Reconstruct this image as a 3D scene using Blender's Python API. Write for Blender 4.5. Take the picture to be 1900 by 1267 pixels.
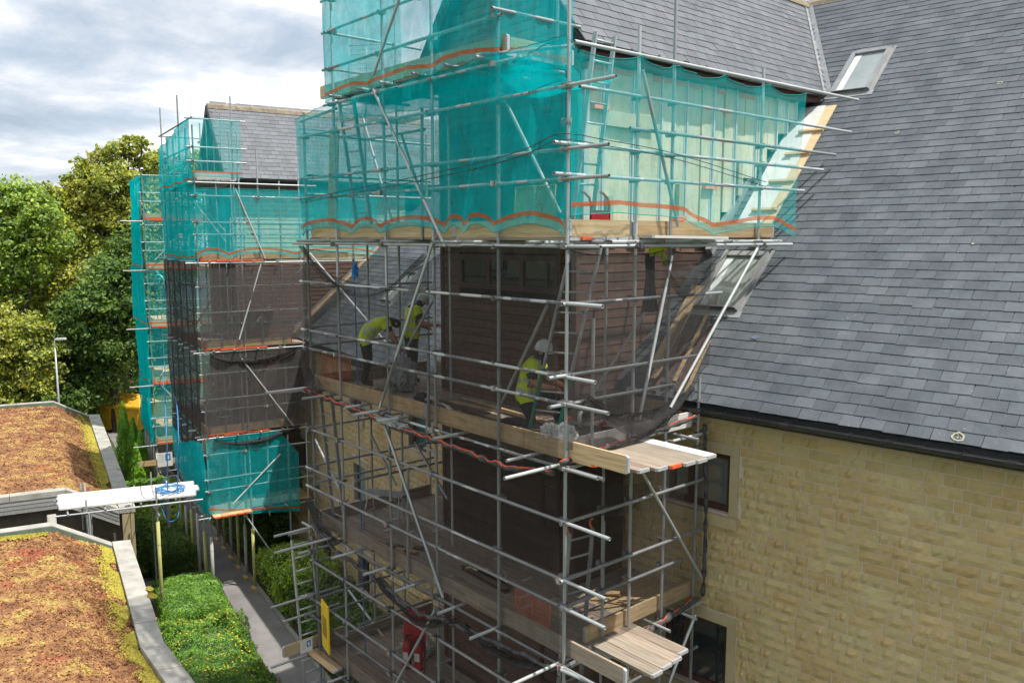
import bpy, bmesh, math, random
from mathutils import Vector, Matrix, noise
random.seed(11)
for o in list(bpy.data.objects): bpy.data.objects.remove(o)
SC = bpy.context.scene
COL = SC.collection
V = Vector
R = math.radians
# ---------------------------------------------------------------- camera
CAM_LOC = V((7.398, -7.342, 11.0)); PITCH = R(7.19); YAW = R(49.0); FPX = 1530.0
cd = bpy.data.cameras.new('camera'); cam = bpy.data.objects.new('camera', cd); COL.objects.link(cam)
cd.sensor_width = 36.0; cd.lens = 36.0 * FPX / 1900.0; cd.clip_start = 0.1; cd.clip_end = 3000
cam.location = CAM_LOC; cam.rotation_euler = (math.pi / 2 - PITCH, 0, YAW)
SC.camera = cam
# ---------------------------------------------------------------- sun and sky
SUN = V((0.37, 0.20, 0.88)).normalized()
SUN_EL = math.asin(SUN.z); SUN_AZ = math.atan2(SUN.x, SUN.y)
ld = bpy.data.lights.new('sun', 'SUN'); ld.energy = 4.4; ld.angle = R(0.6); ld.color = (1.0, 0.955, 0.88)
lo = bpy.data.objects.new('sun', ld); COL.objects.link(lo)
lo.rotation_euler = (-SUN).to_track_quat('-Z', 'Y').to_euler(); lo.location = (0, 0, 60)
wd = bpy.data.worlds.new('World'); SC.world = wd; wd.use_nodes = True
nt = wd.node_tree; nt.nodes.clear()
def WN(t, **k):
    n = nt.nodes.new(t)
    for a, b in k.items(): setattr(n, a, b)
    return n
wl = nt.links.new
out = WN('ShaderNodeOutputWorld'); bg = WN('ShaderNodeBackground'); wl(bg.outputs[0], out.inputs[0])
sky = WN('ShaderNodeTexSky', sky_type='NISHITA', sun_disc=False, sun_elevation=SUN_EL, sun_rotation=SUN_AZ)
sky.air_density = 1.0; sky.dust_density = 1.5
tc = WN('ShaderNodeTexCoord'); sep = WN('ShaderNodeSeparateXYZ'); wl(tc.outputs['Generated'], sep.inputs[0])
def wmath(op, a, b=None, clamp=False):
    n = WN('ShaderNodeMath', operation=op, use_clamp=clamp)
    for i, v in enumerate((a, b)):
        if v is None: continue
        if isinstance(v, (int, float)): n.inputs[i].default_value = v
        else: wl(v, n.inputs[i])
    return n.outputs[0]
zc = wmath('ADD', wmath('MAXIMUM', sep.outputs[2], 0.0), 0.16)
cmb = WN('ShaderNodeCombineXYZ'); wl(wmath('DIVIDE', sep.outputs[0], zc), cmb.inputs[0]); wl(wmath('DIVIDE', sep.outputs[1], zc), cmb.inputs[1])
def wnoise(scale, detail, rough, off, dist=0.3):
    mp = WN('ShaderNodeMapping'); wl(cmb.outputs[0], mp.inputs[0]); mp.inputs['Location'].default_value = off; mp.inputs['Scale'].default_value = (1.0, 1.0, 1)
    n = WN('ShaderNodeTexNoise'); wl(mp.outputs[0], n.inputs['Vector']); n.inputs['Scale'].default_value = scale; n.inputs['Detail'].default_value = detail; n.inputs['Roughness'].default_value = rough; n.inputs['Distortion'].default_value = dist
    return n.outputs['Fac']
def wramp(fac, stops):
    r = WN('ShaderNodeValToRGB'); wl(fac, r.inputs[0]); e = r.color_ramp.elements
    while len(e) < len(stops): e.new(0.5)
    for el, (p, c) in zip(e, stops): el.position = p; el.color = (*c, 1) if len(c) == 3 else c
    return r.outputs[0]
n1 = wnoise(1.05, 8, 0.56, (3.1, 7.7, 0)); n2 = wnoise(2.9, 9, 0.62, (11.0, 2.0, 4.0))
cov = wmath('ADD', wmath('MULTIPLY', n1, 0.72), wmath('MULTIPLY', n2, 0.28))
clcol = wramp(cov, [(0.36, (0.31, 0.37, 0.445)), (0.45, (0.43, 0.48, 0.545)), (0.52, (0.58, 0.61, 0.655)), (0.60, (0.90, 0.90, 0.89))])
msk = wramp(n2, [(0.30, (0.72,) * 3), (0.48, (0.97,) * 3)])
mx = WN('ShaderNodeMix', data_type='RGBA'); wl(msk, mx.inputs[0])
sm = WN('ShaderNodeMix', data_type='RGBA', blend_type='MULTIPLY'); sm.inputs[0].default_value = 1.0; wl(sky.outputs[0], sm.inputs[6]); sm.inputs[7].default_value = (0.12, 0.12, 0.12, 1)
wl(sm.outputs[2], mx.inputs[6]); wl(clcol, mx.inputs[7]); wl(mx.outputs[2], bg.inputs[0]); bg.inputs[1].default_value = 1.22
# ---------------------------------------------------------------- view
vs = SC.view_settings; vs.view_transform = 'Standard'; vs.look = 'None'; vs.exposure = 0.36; vs.gamma = 1.0; vs.use_curve_mapping = False
SC.render.engine = 'CYCLES'
cy = SC.cycles; cy.transparent_max_bounces = 40; cy.max_bounces = 6; cy.diffuse_bounces = 3; cy.glossy_bounces = 2; cy.use_adaptive_sampling = True; cy.adaptive_threshold = 0.03; cy.use_denoising = True; cy.caustics_reflective = False; cy.caustics_refractive = False
# ---------------------------------------------------------------- survey helper: which point of a known plane lies on a sight line
_fh = V((-math.sin(YAW), math.cos(YAW), 0)); _rt = V((math.cos(YAW), math.sin(YAW), 0)); _fw = _fh * math.cos(PITCH) - V((0, 0, math.sin(PITCH))); _up = _rt.cross(_fw)
def on_plane(px, py, p0, n):
    d = _fw + _rt * ((px - 950) / FPX) - _up * ((py - 633.5) / FPX)
    n = V(n); return CAM_LOC + d * ((V(p0) - CAM_LOC).dot(n) / d.dot(n))
def at(px, py, X=None, Y=None, Z=None):
    if X is not None: return on_plane(px, py, (X, 0, 0), (1, 0, 0))
    if Y is not None: return on_plane(px, py, (0, Y, 0), (0, 1, 0))
    return on_plane(px, py, (0, 0, Z), (0, 0, 1))
# ---------------------------------------------------------------- frames
class Frame:
    def __init__(s, x, y, deg):
        s.o = V((x, y, 0)); a = R(deg); s.ex = V((math.cos(a), math.sin(a), 0)); s.ey = V((-math.sin(a), math.cos(a), 0)); s.ez = V((0, 0, 1)); s.a = a
        s.M = Matrix.Translation(s.o) @ Matrix.Rotation(a, 4, 'Z')
    def __call__(s, x, y, z=0): return s.o + s.ex * x + s.ey * y + s.ez * z
    def plane_x(s, px, py, x): p = on_plane(px, py, s(x, 0), s.ex) - s.o; return V((p.dot(s.ex), p.dot(s.ey), p.z))
    def plane_y(s, px, py, y): p = on_plane(px, py, s(0, y), s.ey) - s.o; return V((p.dot(s.ex), p.dot(s.ey), p.z))
FM = Frame(0, 0, 0)             # main scaffold and gable tower
FW = Frame(0, 3.1, 4.5)         # near wing of the building
FL = Frame(-5.0, 3.25, -9.0)    # far wing
F2 = Frame(-16.9, 1.62, -9.0)   # second scaffold
F3 = Frame(-28.15, 3.65, -12.0)   # third scaffold
FB = Frame(-15.61, -1.07, -10.9)  # low green-roofed buildings
# ---------------------------------------------------------------- materials
MATS = {}
def mat(name, cols, rough=0.6, metal=0.0, scale=4.0, detail=4, stretch=(1, 1, 1), bump=0.0, bscale=None, obj_var=0.0, hue_var=0.0, island=0.0, coords='Object', spec=0.5, spots=None, bdist=0.02, pos=None, transm=0.0, noise_rough=0.55):
    """noise-mixed principled material; cols is a list of colours spread over the noise range"""
    m = bpy.data.materials.new(name); m.use_nodes = True; MATS[name] = m
    t = m.node_tree; N = t.nodes; L = t.links.new; b = N['Principled BSDF']
    b.inputs['Roughness'].default_value = rough; b.inputs['Metallic'].default_value = metal; b.inputs['Specular IOR Level'].default_value = spec
    tcn = N.new('ShaderNodeTexCoord'); mp = N.new('ShaderNodeMapping'); mp.inputs['Scale'].default_value = stretch
    if coords == 'World':
        g = N.new('ShaderNodeNewGeometry'); L(g.outputs['Position'], mp.inputs[0])
    else: L(tcn.outputs[coords], mp.inputs[0])
    oi = N.new('ShaderNodeObjectInfo')
    vec = mp.outputs[0]
    if coords == 'Object':
        ad = N.new('ShaderNodeVectorMath'); ad.operation = 'MULTIPLY_ADD'; L(oi.outputs['Random'], ad.inputs[0]); ad.inputs[1].default_value = (37, 91, 53); L(vec, ad.inputs[2]); vec = ad.outputs[0]
    nz = N.new('ShaderNodeTexNoise'); L(vec, nz.inputs['Vector']); nz.inputs['Scale'].default_value = scale; nz.inputs['Detail'].default_value = detail; nz.inputs['Roughness'].default_value = noise_rough
    rp = N.new('ShaderNodeValToRGB'); L(nz.outputs['Fac'], rp.inputs[0]); e = rp.color_ramp.elements
    ps = pos or [0.3 + 0.4 * i / max(1, len(cols) - 1) for i in range(len(cols))]
    while len(e) < len(cols): e.new(0.5)
    if len(cols) == 1: e.remove(e[1])
    for el, p, c in zip(e, ps, cols): el.position = p; el.color = (*c, 1)
    c = rp.outputs[0]
    if spots:
        sc_, thr, scol, amt = spots
        n3 = N.new('ShaderNodeTexNoise'); L(vec, n3.inputs['Vector']); n3.inputs['Scale'].default_value = sc_; n3.inputs['Detail'].default_value = 3
        r3 = N.new('ShaderNodeMapRange'); L(n3.outputs['Fac'], r3.inputs[0]); r3.inputs[1].default_value = thr; r3.inputs[2].default_value = thr + 0.06; r3.inputs[4].default_value = amt
        mxn = N.new('ShaderNodeMix'); mxn.data_type = 'RGBA'; L(r3.outputs[0], mxn.inputs[0]); L(c, mxn.inputs[6]); mxn.inputs[7].default_value = (*scol, 1); c = mxn.outputs[2]
    if obj_var or hue_var or island:
        src = oi.outputs['Random']
        if island:
            g2 = N.new('ShaderNodeNewGeometry'); am = N.new('ShaderNodeMath'); am.operation = 'ADD'; L(oi.outputs['Random'], am.inputs[0]); L(g2.outputs['Random Per Island'], am.inputs[1]); fr = N.new('ShaderNodeMath'); fr.operation = 'FRACT'; L(am.outputs[0], fr.inputs[0]); src = fr.outputs[0]
        hs = N.new('ShaderNodeHueSaturation'); L(c, hs.inputs['Color'])
        mr = N.new('ShaderNodeMapRange'); L(src, mr.inputs[0]); v = max(obj_var, island); mr.inputs[3].default_value = 1 - v; mr.inputs[4].default_value = 1 + v; L(mr.outputs[0], hs.inputs['Value'])
        if hue_var:
            w = N.new('ShaderNodeTexWhiteNoise'); w.noise_dimensions = '1D'; L(src, w.inputs['W']); m2 = N.new('ShaderNodeMapRange'); L(w.outputs['Value'], m2.inputs[0]); m2.inputs[3].default_value = 0.5 - hue_var; m2.inputs[4].default_value = 0.5 + hue_var; L(m2.outputs[0], hs.inputs['Hue'])
            m4 = N.new('ShaderNodeMapRange'); L(w.outputs['Value'], m4.inputs[0]); m4.inputs[3].default_value = 1 + hue_var * 8; m4.inputs[4].default_value = 1 - hue_var * 9; L(m4.outputs[0], hs.inputs['Saturation'])
        c = hs.outputs[0]
    L(c, b.inputs['Base Color'])
    if bump:
        bn = N.new('ShaderNodeTexNoise'); L(vec, bn.inputs['Vector']); bn.inputs['Scale'].default_value = bscale or scale * 4; bn.inputs['Detail'].default_value = 5
        bp = N.new('ShaderNodeBump'); bp.inputs['Strength'].default_value = bump; bp.inputs['Distance'].default_value = bdist; L(bn.outputs['Fac'], bp.inputs['Height']); L(bp.outputs[0], b.inputs['Normal'])
    return m
def net_mat(name, col, opacity, var=0.12, trans=0.5):
    """woven mesh too fine to model: part of each bit of it is thread, the rest hole; threads let light glow through"""
    m = bpy.data.materials.new(name); m.use_nodes = True; MATS[name] = m; t = m.node_tree; N = t.nodes; L = t.links.new; N.clear()
    o = N.new('ShaderNodeOutputMaterial'); tr = N.new('ShaderNodeBsdfTransparent'); df = N.new('ShaderNodeBsdfDiffuse'); tl = N.new('ShaderNodeBsdfTranslucent')
    df.inputs[0].default_value = (*col, 1); tl.inputs[0].default_value = (*col, 1)
    ms = N.new('ShaderNodeMixShader'); ms.inputs[0].default_value = trans; L(df.outputs[0], ms.inputs[1]); L(tl.outputs[0], ms.inputs[2])
    tcn = N.new('ShaderNodeTexCoord'); mp = N.new('ShaderNodeMapping'); mp.inputs['Scale'].default_value = (2.2, 2.2, 0.7); L(tcn.outputs['Object'], mp.inputs[0])
    nz = N.new('ShaderNodeTexNoise'); nz.inputs['Scale'].default_value = 2.6; nz.inputs['Detail'].default_value = 6; nz.inputs['Distortion'].default_value = 1.2; L(mp.outputs[0], nz.inputs['Vector'])
    mr = N.new('ShaderNodeMapRange'); L(nz.outputs['Fac'], mr.inputs[0]); mr.inputs[1].default_value = 0.3; mr.inputs[2].default_value = 0.7; mr.inputs[3].default_value = opacity - var; mr.inputs[4].default_value = opacity + var
    mm = N.new('ShaderNodeMixShader'); L(mr.outputs[0], mm.inputs[0]); L(tr.outputs[0], mm.inputs[1]); L(ms.outputs[0], mm.inputs[2]); L(mm.outputs[0], o.inputs[0])
    return m
def leaf_mat(name, cols, rough=0.55, scale=0.6, var=0.35, trans=0.35):
    m = mat(name, cols, rough=rough, scale=scale, coords='World', island=var, hue_var=0.025, spec=0.3)
    t = m.node_tree; N = t.nodes; L = t.links.new; b = N['Principled BSDF']; o = N['Material Output']
    tl = N.new('ShaderNodeBsdfTranslucent'); src = b.inputs['Base Color'].links[0].from_socket; L(src, tl.inputs[0]); ms = N.new('ShaderNodeMixShader'); ms.inputs[0].default_value = trans; L(b.outputs[0], ms.inputs[1]); L(tl.outputs[0], ms.inputs[2]); L(ms.outputs[0], o.inputs[0])
    return m
mat('steel', [(0.28, 0.30, 0.31), (0.40, 0.42, 0.43), (0.52, 0.535, 0.54)], rough=0.5, metal=0.3, scale=5, stretch=(4, 4, 0.5), obj_var=0.28, bump=0.05, spots=(9, 0.66, (0.16, 0.09, 0.05), 0.5))
mat('steel_bright', [(0.38, 0.395, 0.40), (0.56, 0.565, 0.56)], rough=0.5, metal=0.25, scale=6, obj_var=0.15)
mat('steel_rusty', [(0.18, 0.12, 0.09), (0.32, 0.28, 0.26)], rough=0.7, metal=0.3, scale=12, obj_var=0.2)
mat('coupler', [(0.16, 0.15, 0.14), (0.30, 0.29, 0.28), (0.42, 0.40, 0.37)], rough=0.55, metal=0.6, scale=14, obj_var=0.45, spots=(20, 0.6, (0.24, 0.10, 0.04), 0.7))
mat('green_paint', [(0.02, 0.16, 0.11), (0.04, 0.26, 0.18)], rough=0.5, scale=8)
mat('board_new', [(0.42, 0.28, 0.14), (0.56, 0.40, 0.22), (0.64, 0.48, 0.29)], rough=0.75, scale=3.0, stretch=(0.7, 9, 9), obj_var=0.16, bump=0.12, hue_var=0.012, spots=(3.0, 0.72, (0.25, 0.14, 0.06), 0.7))
mat('board_old', [(0.24, 0.185, 0.14), (0.33, 0.265, 0.205), (0.41, 0.34, 0.27)], rough=0.85, scale=3.0, stretch=(0.7, 9, 9), obj_var=0.14, bump=0.18, hue_var=0.012, spots=(2.2, 0.62, (0.16, 0.12, 0.10), 0.6))
mat('board_pale', [(0.55, 0.53, 0.50), (0.70, 0.69, 0.66)], rough=0.8, scale=3.0, stretch=(0.7, 12, 12), obj_var=0.1, bump=0.1)
mat('band_grey', [(0.42, 0.43, 0.44), (0.58, 0.59, 0.6)], rough=0.5, metal=0.3, scale=30)
mat('band_orange', [(0.72, 0.10, 0.03), (0.85, 0.16, 0.05)], rough=0.5, scale=20)
net_mat('net_teal', (0.0, 0.66, 0.71), 0.49, 0.11)
net_mat('net_teal_dense', (0.0, 0.62, 0.66), 0.82, 0.10)
net_mat('net_teal_thin', (0.02, 0.72, 0.73), 0.32, 0.09)
net_mat('net_black', (0.10, 0.098, 0.10), 0.53, 0.10)
net_mat('net_black_mid', (0.15, 0.145, 0.145), 0.70, 0.09)
net_mat('net_black_front', (0.09, 0.087, 0.086), 0.43, 0.11)
net_mat('net_black_dense', (0.075, 0.073, 0.075), 0.82, 0.12)
net_mat('net_black_thin', (0.075, 0.073, 0.073), 0.34, 0.06)
net_mat('net_band', (0.82, 0.15, 0.03), 0.68, 0.06)
mat('net_bundle', [(0.015, 0.015, 0.017), (0.05, 0.05, 0.052), (0.10, 0.10, 0.095)], rough=0.8, scale=9, bump=0.6, bscale=25)
mat('net_bundle_red', [(0.45, 0.05, 0.02), (0.75, 0.12, 0.04)], rough=0.7, scale=14, bump=0.4)
mat('slate', [(0.072, 0.084, 0.099), (0.097, 0.110, 0.126), (0.122, 0.135, 0.150)], rough=0.58, scale=2.2, detail=6, coords='World', island=0.17, hue_var=0.015, bump=0.3, bscale=14, spec=0.4, spots=(26, 0.695, (0.34, 0.33, 0.28), 0.6))
mat('slate_old', [(0.098, 0.106, 0.122), (0.130, 0.139, 0.156)], rough=0.6, scale=2.2, coords='World', island=0.18, hue_var=0.02, bump=0.2, bscale=14, spots=(24, 0.74, (0.34, 0.33, 0.29), 0.5))
mat('lead', [(0.26, 0.27, 0.28), (0.38, 0.39, 0.40)], rough=0.55, metal=0.2, scale=5, bump=0.2)
mat('mortar', [(0.54, 0.46, 0.39), (0.62, 0.54, 0.47)], rough=0.95, scale=12, bump=0.3, coords='World')
mat('stone', [(0.46, 0.345, 0.165), (0.51, 0.39, 0.195), (0.55, 0.43, 0.225)], rough=0.92, scale=1.6, detail=6, coords='World', island=0.075, hue_var=0.007, bump=0.6, bscale=15, bdist=0.028, spec=0.2, spots=(7, 0.68, (0.37, 0.285, 0.14), 0.5))
mat('stone_plain', [(0.42, 0.335, 0.19), (0.48, 0.395, 0.24)], rough=0.9, scale=3, coords='World', bump=0.15, bscale=30, obj_var=0.06)
mat('gutter', [(0.03, 0.031, 0.034), (0.055, 0.056, 0.06)], rough=0.3, scale=4, spec=0.5)
mat('fascia', [(0.012, 0.012, 0.013), (0.022, 0.021, 0.02)], rough=0.6, scale=4)
mat('brown_clad', [(0.095, 0.054, 0.038), (0.135, 0.078, 0.055), (0.175, 0.102, 0.072)], rough=0.7, scale=2.2, stretch=(0.8, 0.8, 5), obj_var=0.2, coords='Object', bump=0.1)
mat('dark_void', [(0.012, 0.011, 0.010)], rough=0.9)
mat('frame_brown', [(0.055, 0.018, 0.014), (0.085, 0.03, 0.022)], rough=0.45, scale=6)
mat('glass', [(0.018, 0.024, 0.026), (0.03, 0.04, 0.042)], rough=0.04, scale=0.8, spec=0.9, coords='World')
mat('glass_pale', [(0.18, 0.22, 0.22), (0.32, 0.36, 0.36)], rough=0.05, scale=0.9, spec=0.8, coords='World')
mat('glass_dim', [(0.07, 0.10, 0.10), (0.12, 0.15, 0.15)], rough=0.06, scale=0.9, spec=0.6, coords='World')
mat('blind', [(0.55, 0.57, 0.57), (0.7, 0.71, 0.7)], rough=0.6, scale=2)
mat('rooflight_grey', [(0.24, 0.245, 0.25), (0.33, 0.335, 0.34)], rough=0.45, metal=0.3, scale=4)
mat('insul', [(0.54, 0.53, 0.36), (0.66, 0.64, 0.46), (0.72, 0.70, 0.54)], rough=0.9, scale=2.5, bump=0.35, bscale=20, obj_var=0.06, spots=(16, 0.68, (0.38, 0.37, 0.22), 0.8))
mat('stud', [(0.56, 0.60, 0.60), (0.68, 0.72, 0.72)], rough=0.5, metal=0.3, scale=5)
mat('batten', [(0.40, 0.42, 0.30), (0.48, 0.50, 0.36)], rough=0.8, scale=5, obj_var=0.1)
mat('fire_strip', [(0.80, 0.22, 0.12), (0.88, 0.32, 0.20)], rough=0.6, scale=8)
mat('membrane', [(0.62, 0.63, 0.63), (0.76, 0.76, 0.75)], rough=0.7, scale=2.0, bump=0.4, bscale=7)
mat('ply', [(0.52, 0.38, 0.21), (0.62, 0.48, 0.30)], rough=0.8, scale=3, stretch=(1, 6, 1), obj_var=0.1)
mat('concrete', [(0.30, 0.285, 0.25), (0.40, 0.385, 0.345), (0.48, 0.465, 0.42)], rough=0.95, scale=2.5, detail=8, coords='World', bump=0.25, bscale=30, spots=(14, 0.66, (0.20, 0.19, 0.15), 0.6))
mat('asphalt', [(0.16, 0.152, 0.148), (0.20, 0.19, 0.185), (0.24, 0.23, 0.225)], rough=0.95, scale=1.3, detail=8, coords='World', bump=0.3, bscale=90, bdist=0.01)
mat('kerb', [(0.22, 0.21, 0.19), (0.32, 0.30, 0.27)], rough=0.95, scale=5, obj_var=0.15, bump=0.2)
mat('soil', [(0.05, 0.04, 0.028), (0.09, 0.072, 0.05)], rough=1.0, scale=5, coords='World', bump=0.6, bscale=18)
mat('grass_base', [(0.035, 0.06, 0.016), (0.07, 0.10, 0.03)], rough=1.0, scale=0.5, coords='World', bump=0.5)
mat('sedum', [(0.22, 0.105, 0.05), (0.33, 0.165, 0.075), (0.42, 0.25, 0.095), (0.46, 0.36, 0.10)], rough=1.0, scale=1.6, detail=12, stretch=(1, 1, 1), coords='World', bump=1.0, bscale=26, bdist=0.05, pos=[0.42, 0.50, 0.56, 0.62], spots=(1.5, 0.60, (0.36, 0.11, 0.06), 0.7), noise_rough=0.76)
mat('sedum_tuft', [(0.24, 0.11, 0.052), (0.35, 0.175, 0.075), (0.44, 0.26, 0.095), (0.48, 0.38, 0.10)], rough=1.0, scale=1.6, detail=12, coords='World', pos=[0.42, 0.50, 0.56, 0.61], island=0.42, spots=(1.5, 0.60, (0.40, 0.12, 0.065), 0.7), noise_rough=0.76)
mat('moss', [(0.36, 0.30, 0.05), (0.50, 0.43, 0.07)], rough=1.0, scale=2, coords='World', island=0.25, bump=0.8, bscale=30)
mat('grey_timber', [(0.26, 0.26, 0.25), (0.40, 0.40, 0.385)], rough=0.9, scale=3, stretch=(0.5, 8, 8), obj_var=0.15, bump=0.15)
mat('brick_wall', [(0.12, 0.10, 0.075), (0.17, 0.14, 0.105)], rough=0.95, scale=6, coords='World', bump=0.4)
mat('felt_green', [(0.10, 0.16, 0.12), (0.15, 0.21, 0.16)], rough=0.9, scale=4)
mat('bark', [(0.055, 0.042, 0.03), (0.10, 0.08, 0.058)], rough=0.95, scale=4, stretch=(4, 4, 0.6), bump=0.6)
leaf_mat('leaf_dark', [(0.064, 0.127, 0.031), (0.139, 0.242, 0.051), (0.217, 0.319, 0.072)])
leaf_mat('leaf_mid', [(0.177, 0.286, 0.056), (0.315, 0.452, 0.088), (0.456, 0.576, 0.114)])
leaf_mat('leaf_olive', [(0.255, 0.314, 0.058), (0.403, 0.443, 0.082), (0.567, 0.546, 0.118)])
leaf_mat('leaf_lime', [(0.242, 0.391, 0.055), (0.372, 0.521, 0.084), (0.484, 0.595, 0.112)], scale=2)
leaf_mat('leaf_hedge', [(0.112, 0.260, 0.037), (0.196, 0.391, 0.055), (0.317, 0.521, 0.112)], scale=3)
leaf_mat('leaf_shrub', [(0.065, 0.139, 0.037), (0.131, 0.242, 0.055), (0.278, 0.317, 0.074)], scale=2.5)
leaf_mat('leaf_cypress', [(0.157, 0.339, 0.039), (0.287, 0.547, 0.066), (0.417, 0.704, 0.104)], scale=2.5)
mat('petal', [(0.75, 0.50, 0.02), (0.85, 0.42, 0.02)], rough=0.7, scale=8, coords='World', island=0.1)
mat('foam_yellow', [(0.42, 0.42, 0.13), (0.54, 0.53, 0.20)], rough=0.8, scale=3, obj_var=0.15)
mat('foam_grey', [(0.42, 0.42, 0.38), (0.52, 0.52, 0.48)], rough=0.8, scale=3, obj_var=0.1)
mat('base_yellow', [(0.62, 0.42, 0.04), (0.72, 0.52, 0.08)], rough=0.6, scale=6)
mat('guard_yellow', [(0.55, 0.46, 0.16), (0.66, 0.56, 0.22)], rough=0.5, scale=8)
mat('guard_grey', [(0.42, 0.44, 0.43), (0.54, 0.55, 0.54)], rough=0.5, metal=0.3, scale=8)
mat('guard_orange', [(0.78, 0.13, 0.035), (0.86, 0.20, 0.06)], rough=0.5, scale=8)
mat('plastic_yellow', [(0.72, 0.47, 0.01), (0.80, 0.56, 0.03)], rough=0.4, scale=5)
mat('plastic_red', [(0.42, 0.012, 0.015), (0.55, 0.03, 0.03)], rough=0.35, scale=5)
mat('black_rubber', [(0.012, 0.012, 0.013), (0.03, 0.03, 0.03)], rough=0.6, scale=8)
mat('white_plastic', [(0.66, 0.66, 0.65), (0.78, 0.78, 0.77)], rough=0.45, scale=6)
mat('sheet_white', [(0.55, 0.56, 0.56), (0.70, 0.71, 0.71)], rough=0.45, scale=6, bump=0.4, bscale=20)
mat('sheet_grey', [(0.22, 0.225, 0.225), (0.34, 0.345, 0.34)], rough=0.7, scale=5, bump=0.5, bscale=14)
mat('rope_blue', [(0.02, 0.17, 0.42), (0.05, 0.27, 0.58)], rough=0.7, scale=20)
mat('sign_blue', [(0.02, 0.20, 0.55)], rough=0.5)
mat('sign_grey_blue', [(0.20, 0.26, 0.36), (0.28, 0.34, 0.44)], rough=0.6, scale=6)
mat('skip_yellow', [(0.52, 0.27, 0.015), (0.66, 0.38, 0.025), (0.72, 0.44, 0.04)], rough=0.6, scale=3, spots=(5, 0.62, (0.30, 0.12, 0.02), 0.7))
mat('skin', [(0.46, 0.24, 0.16), (0.56, 0.31, 0.21)], rough=0.6, scale=9)
mat('trousers', [(0.016, 0.017, 0.02), (0.035, 0.036, 0.042)], rough=0.85, scale=7, bump=0.5, bscale=12)
mat('trousers_olive', [(0.04, 0.04, 0.034), (0.065, 0.064, 0.055)], rough=0.85, scale=7, bump=0.5, bscale=12)
mat('shirt_dark', [(0.022, 0.022, 0.026), (0.05, 0.05, 0.055)], rough=0.85, scale=8, bump=0.4, bscale=14)
mat('hivis', [(0.68, 0.86, 0.01), (0.78, 0.95, 0.02)], rough=0.7, scale=6, bump=0.3, bscale=12)
mat('reflective', [(0.48, 0.49, 0.50), (0.6, 0.6, 0.6)], rough=0.4, metal=0.2, scale=10)
mat('helmet', [(0.66, 0.67, 0.67), (0.76, 0.77, 0.77)], rough=0.3, scale=4)
mat('boots', [(0.03, 0.022, 0.016), (0.06, 0.045, 0.03)], rough=0.8, scale=8)
mat('hair', [(0.02, 0.014, 0.01)], rough=0.8)
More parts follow.
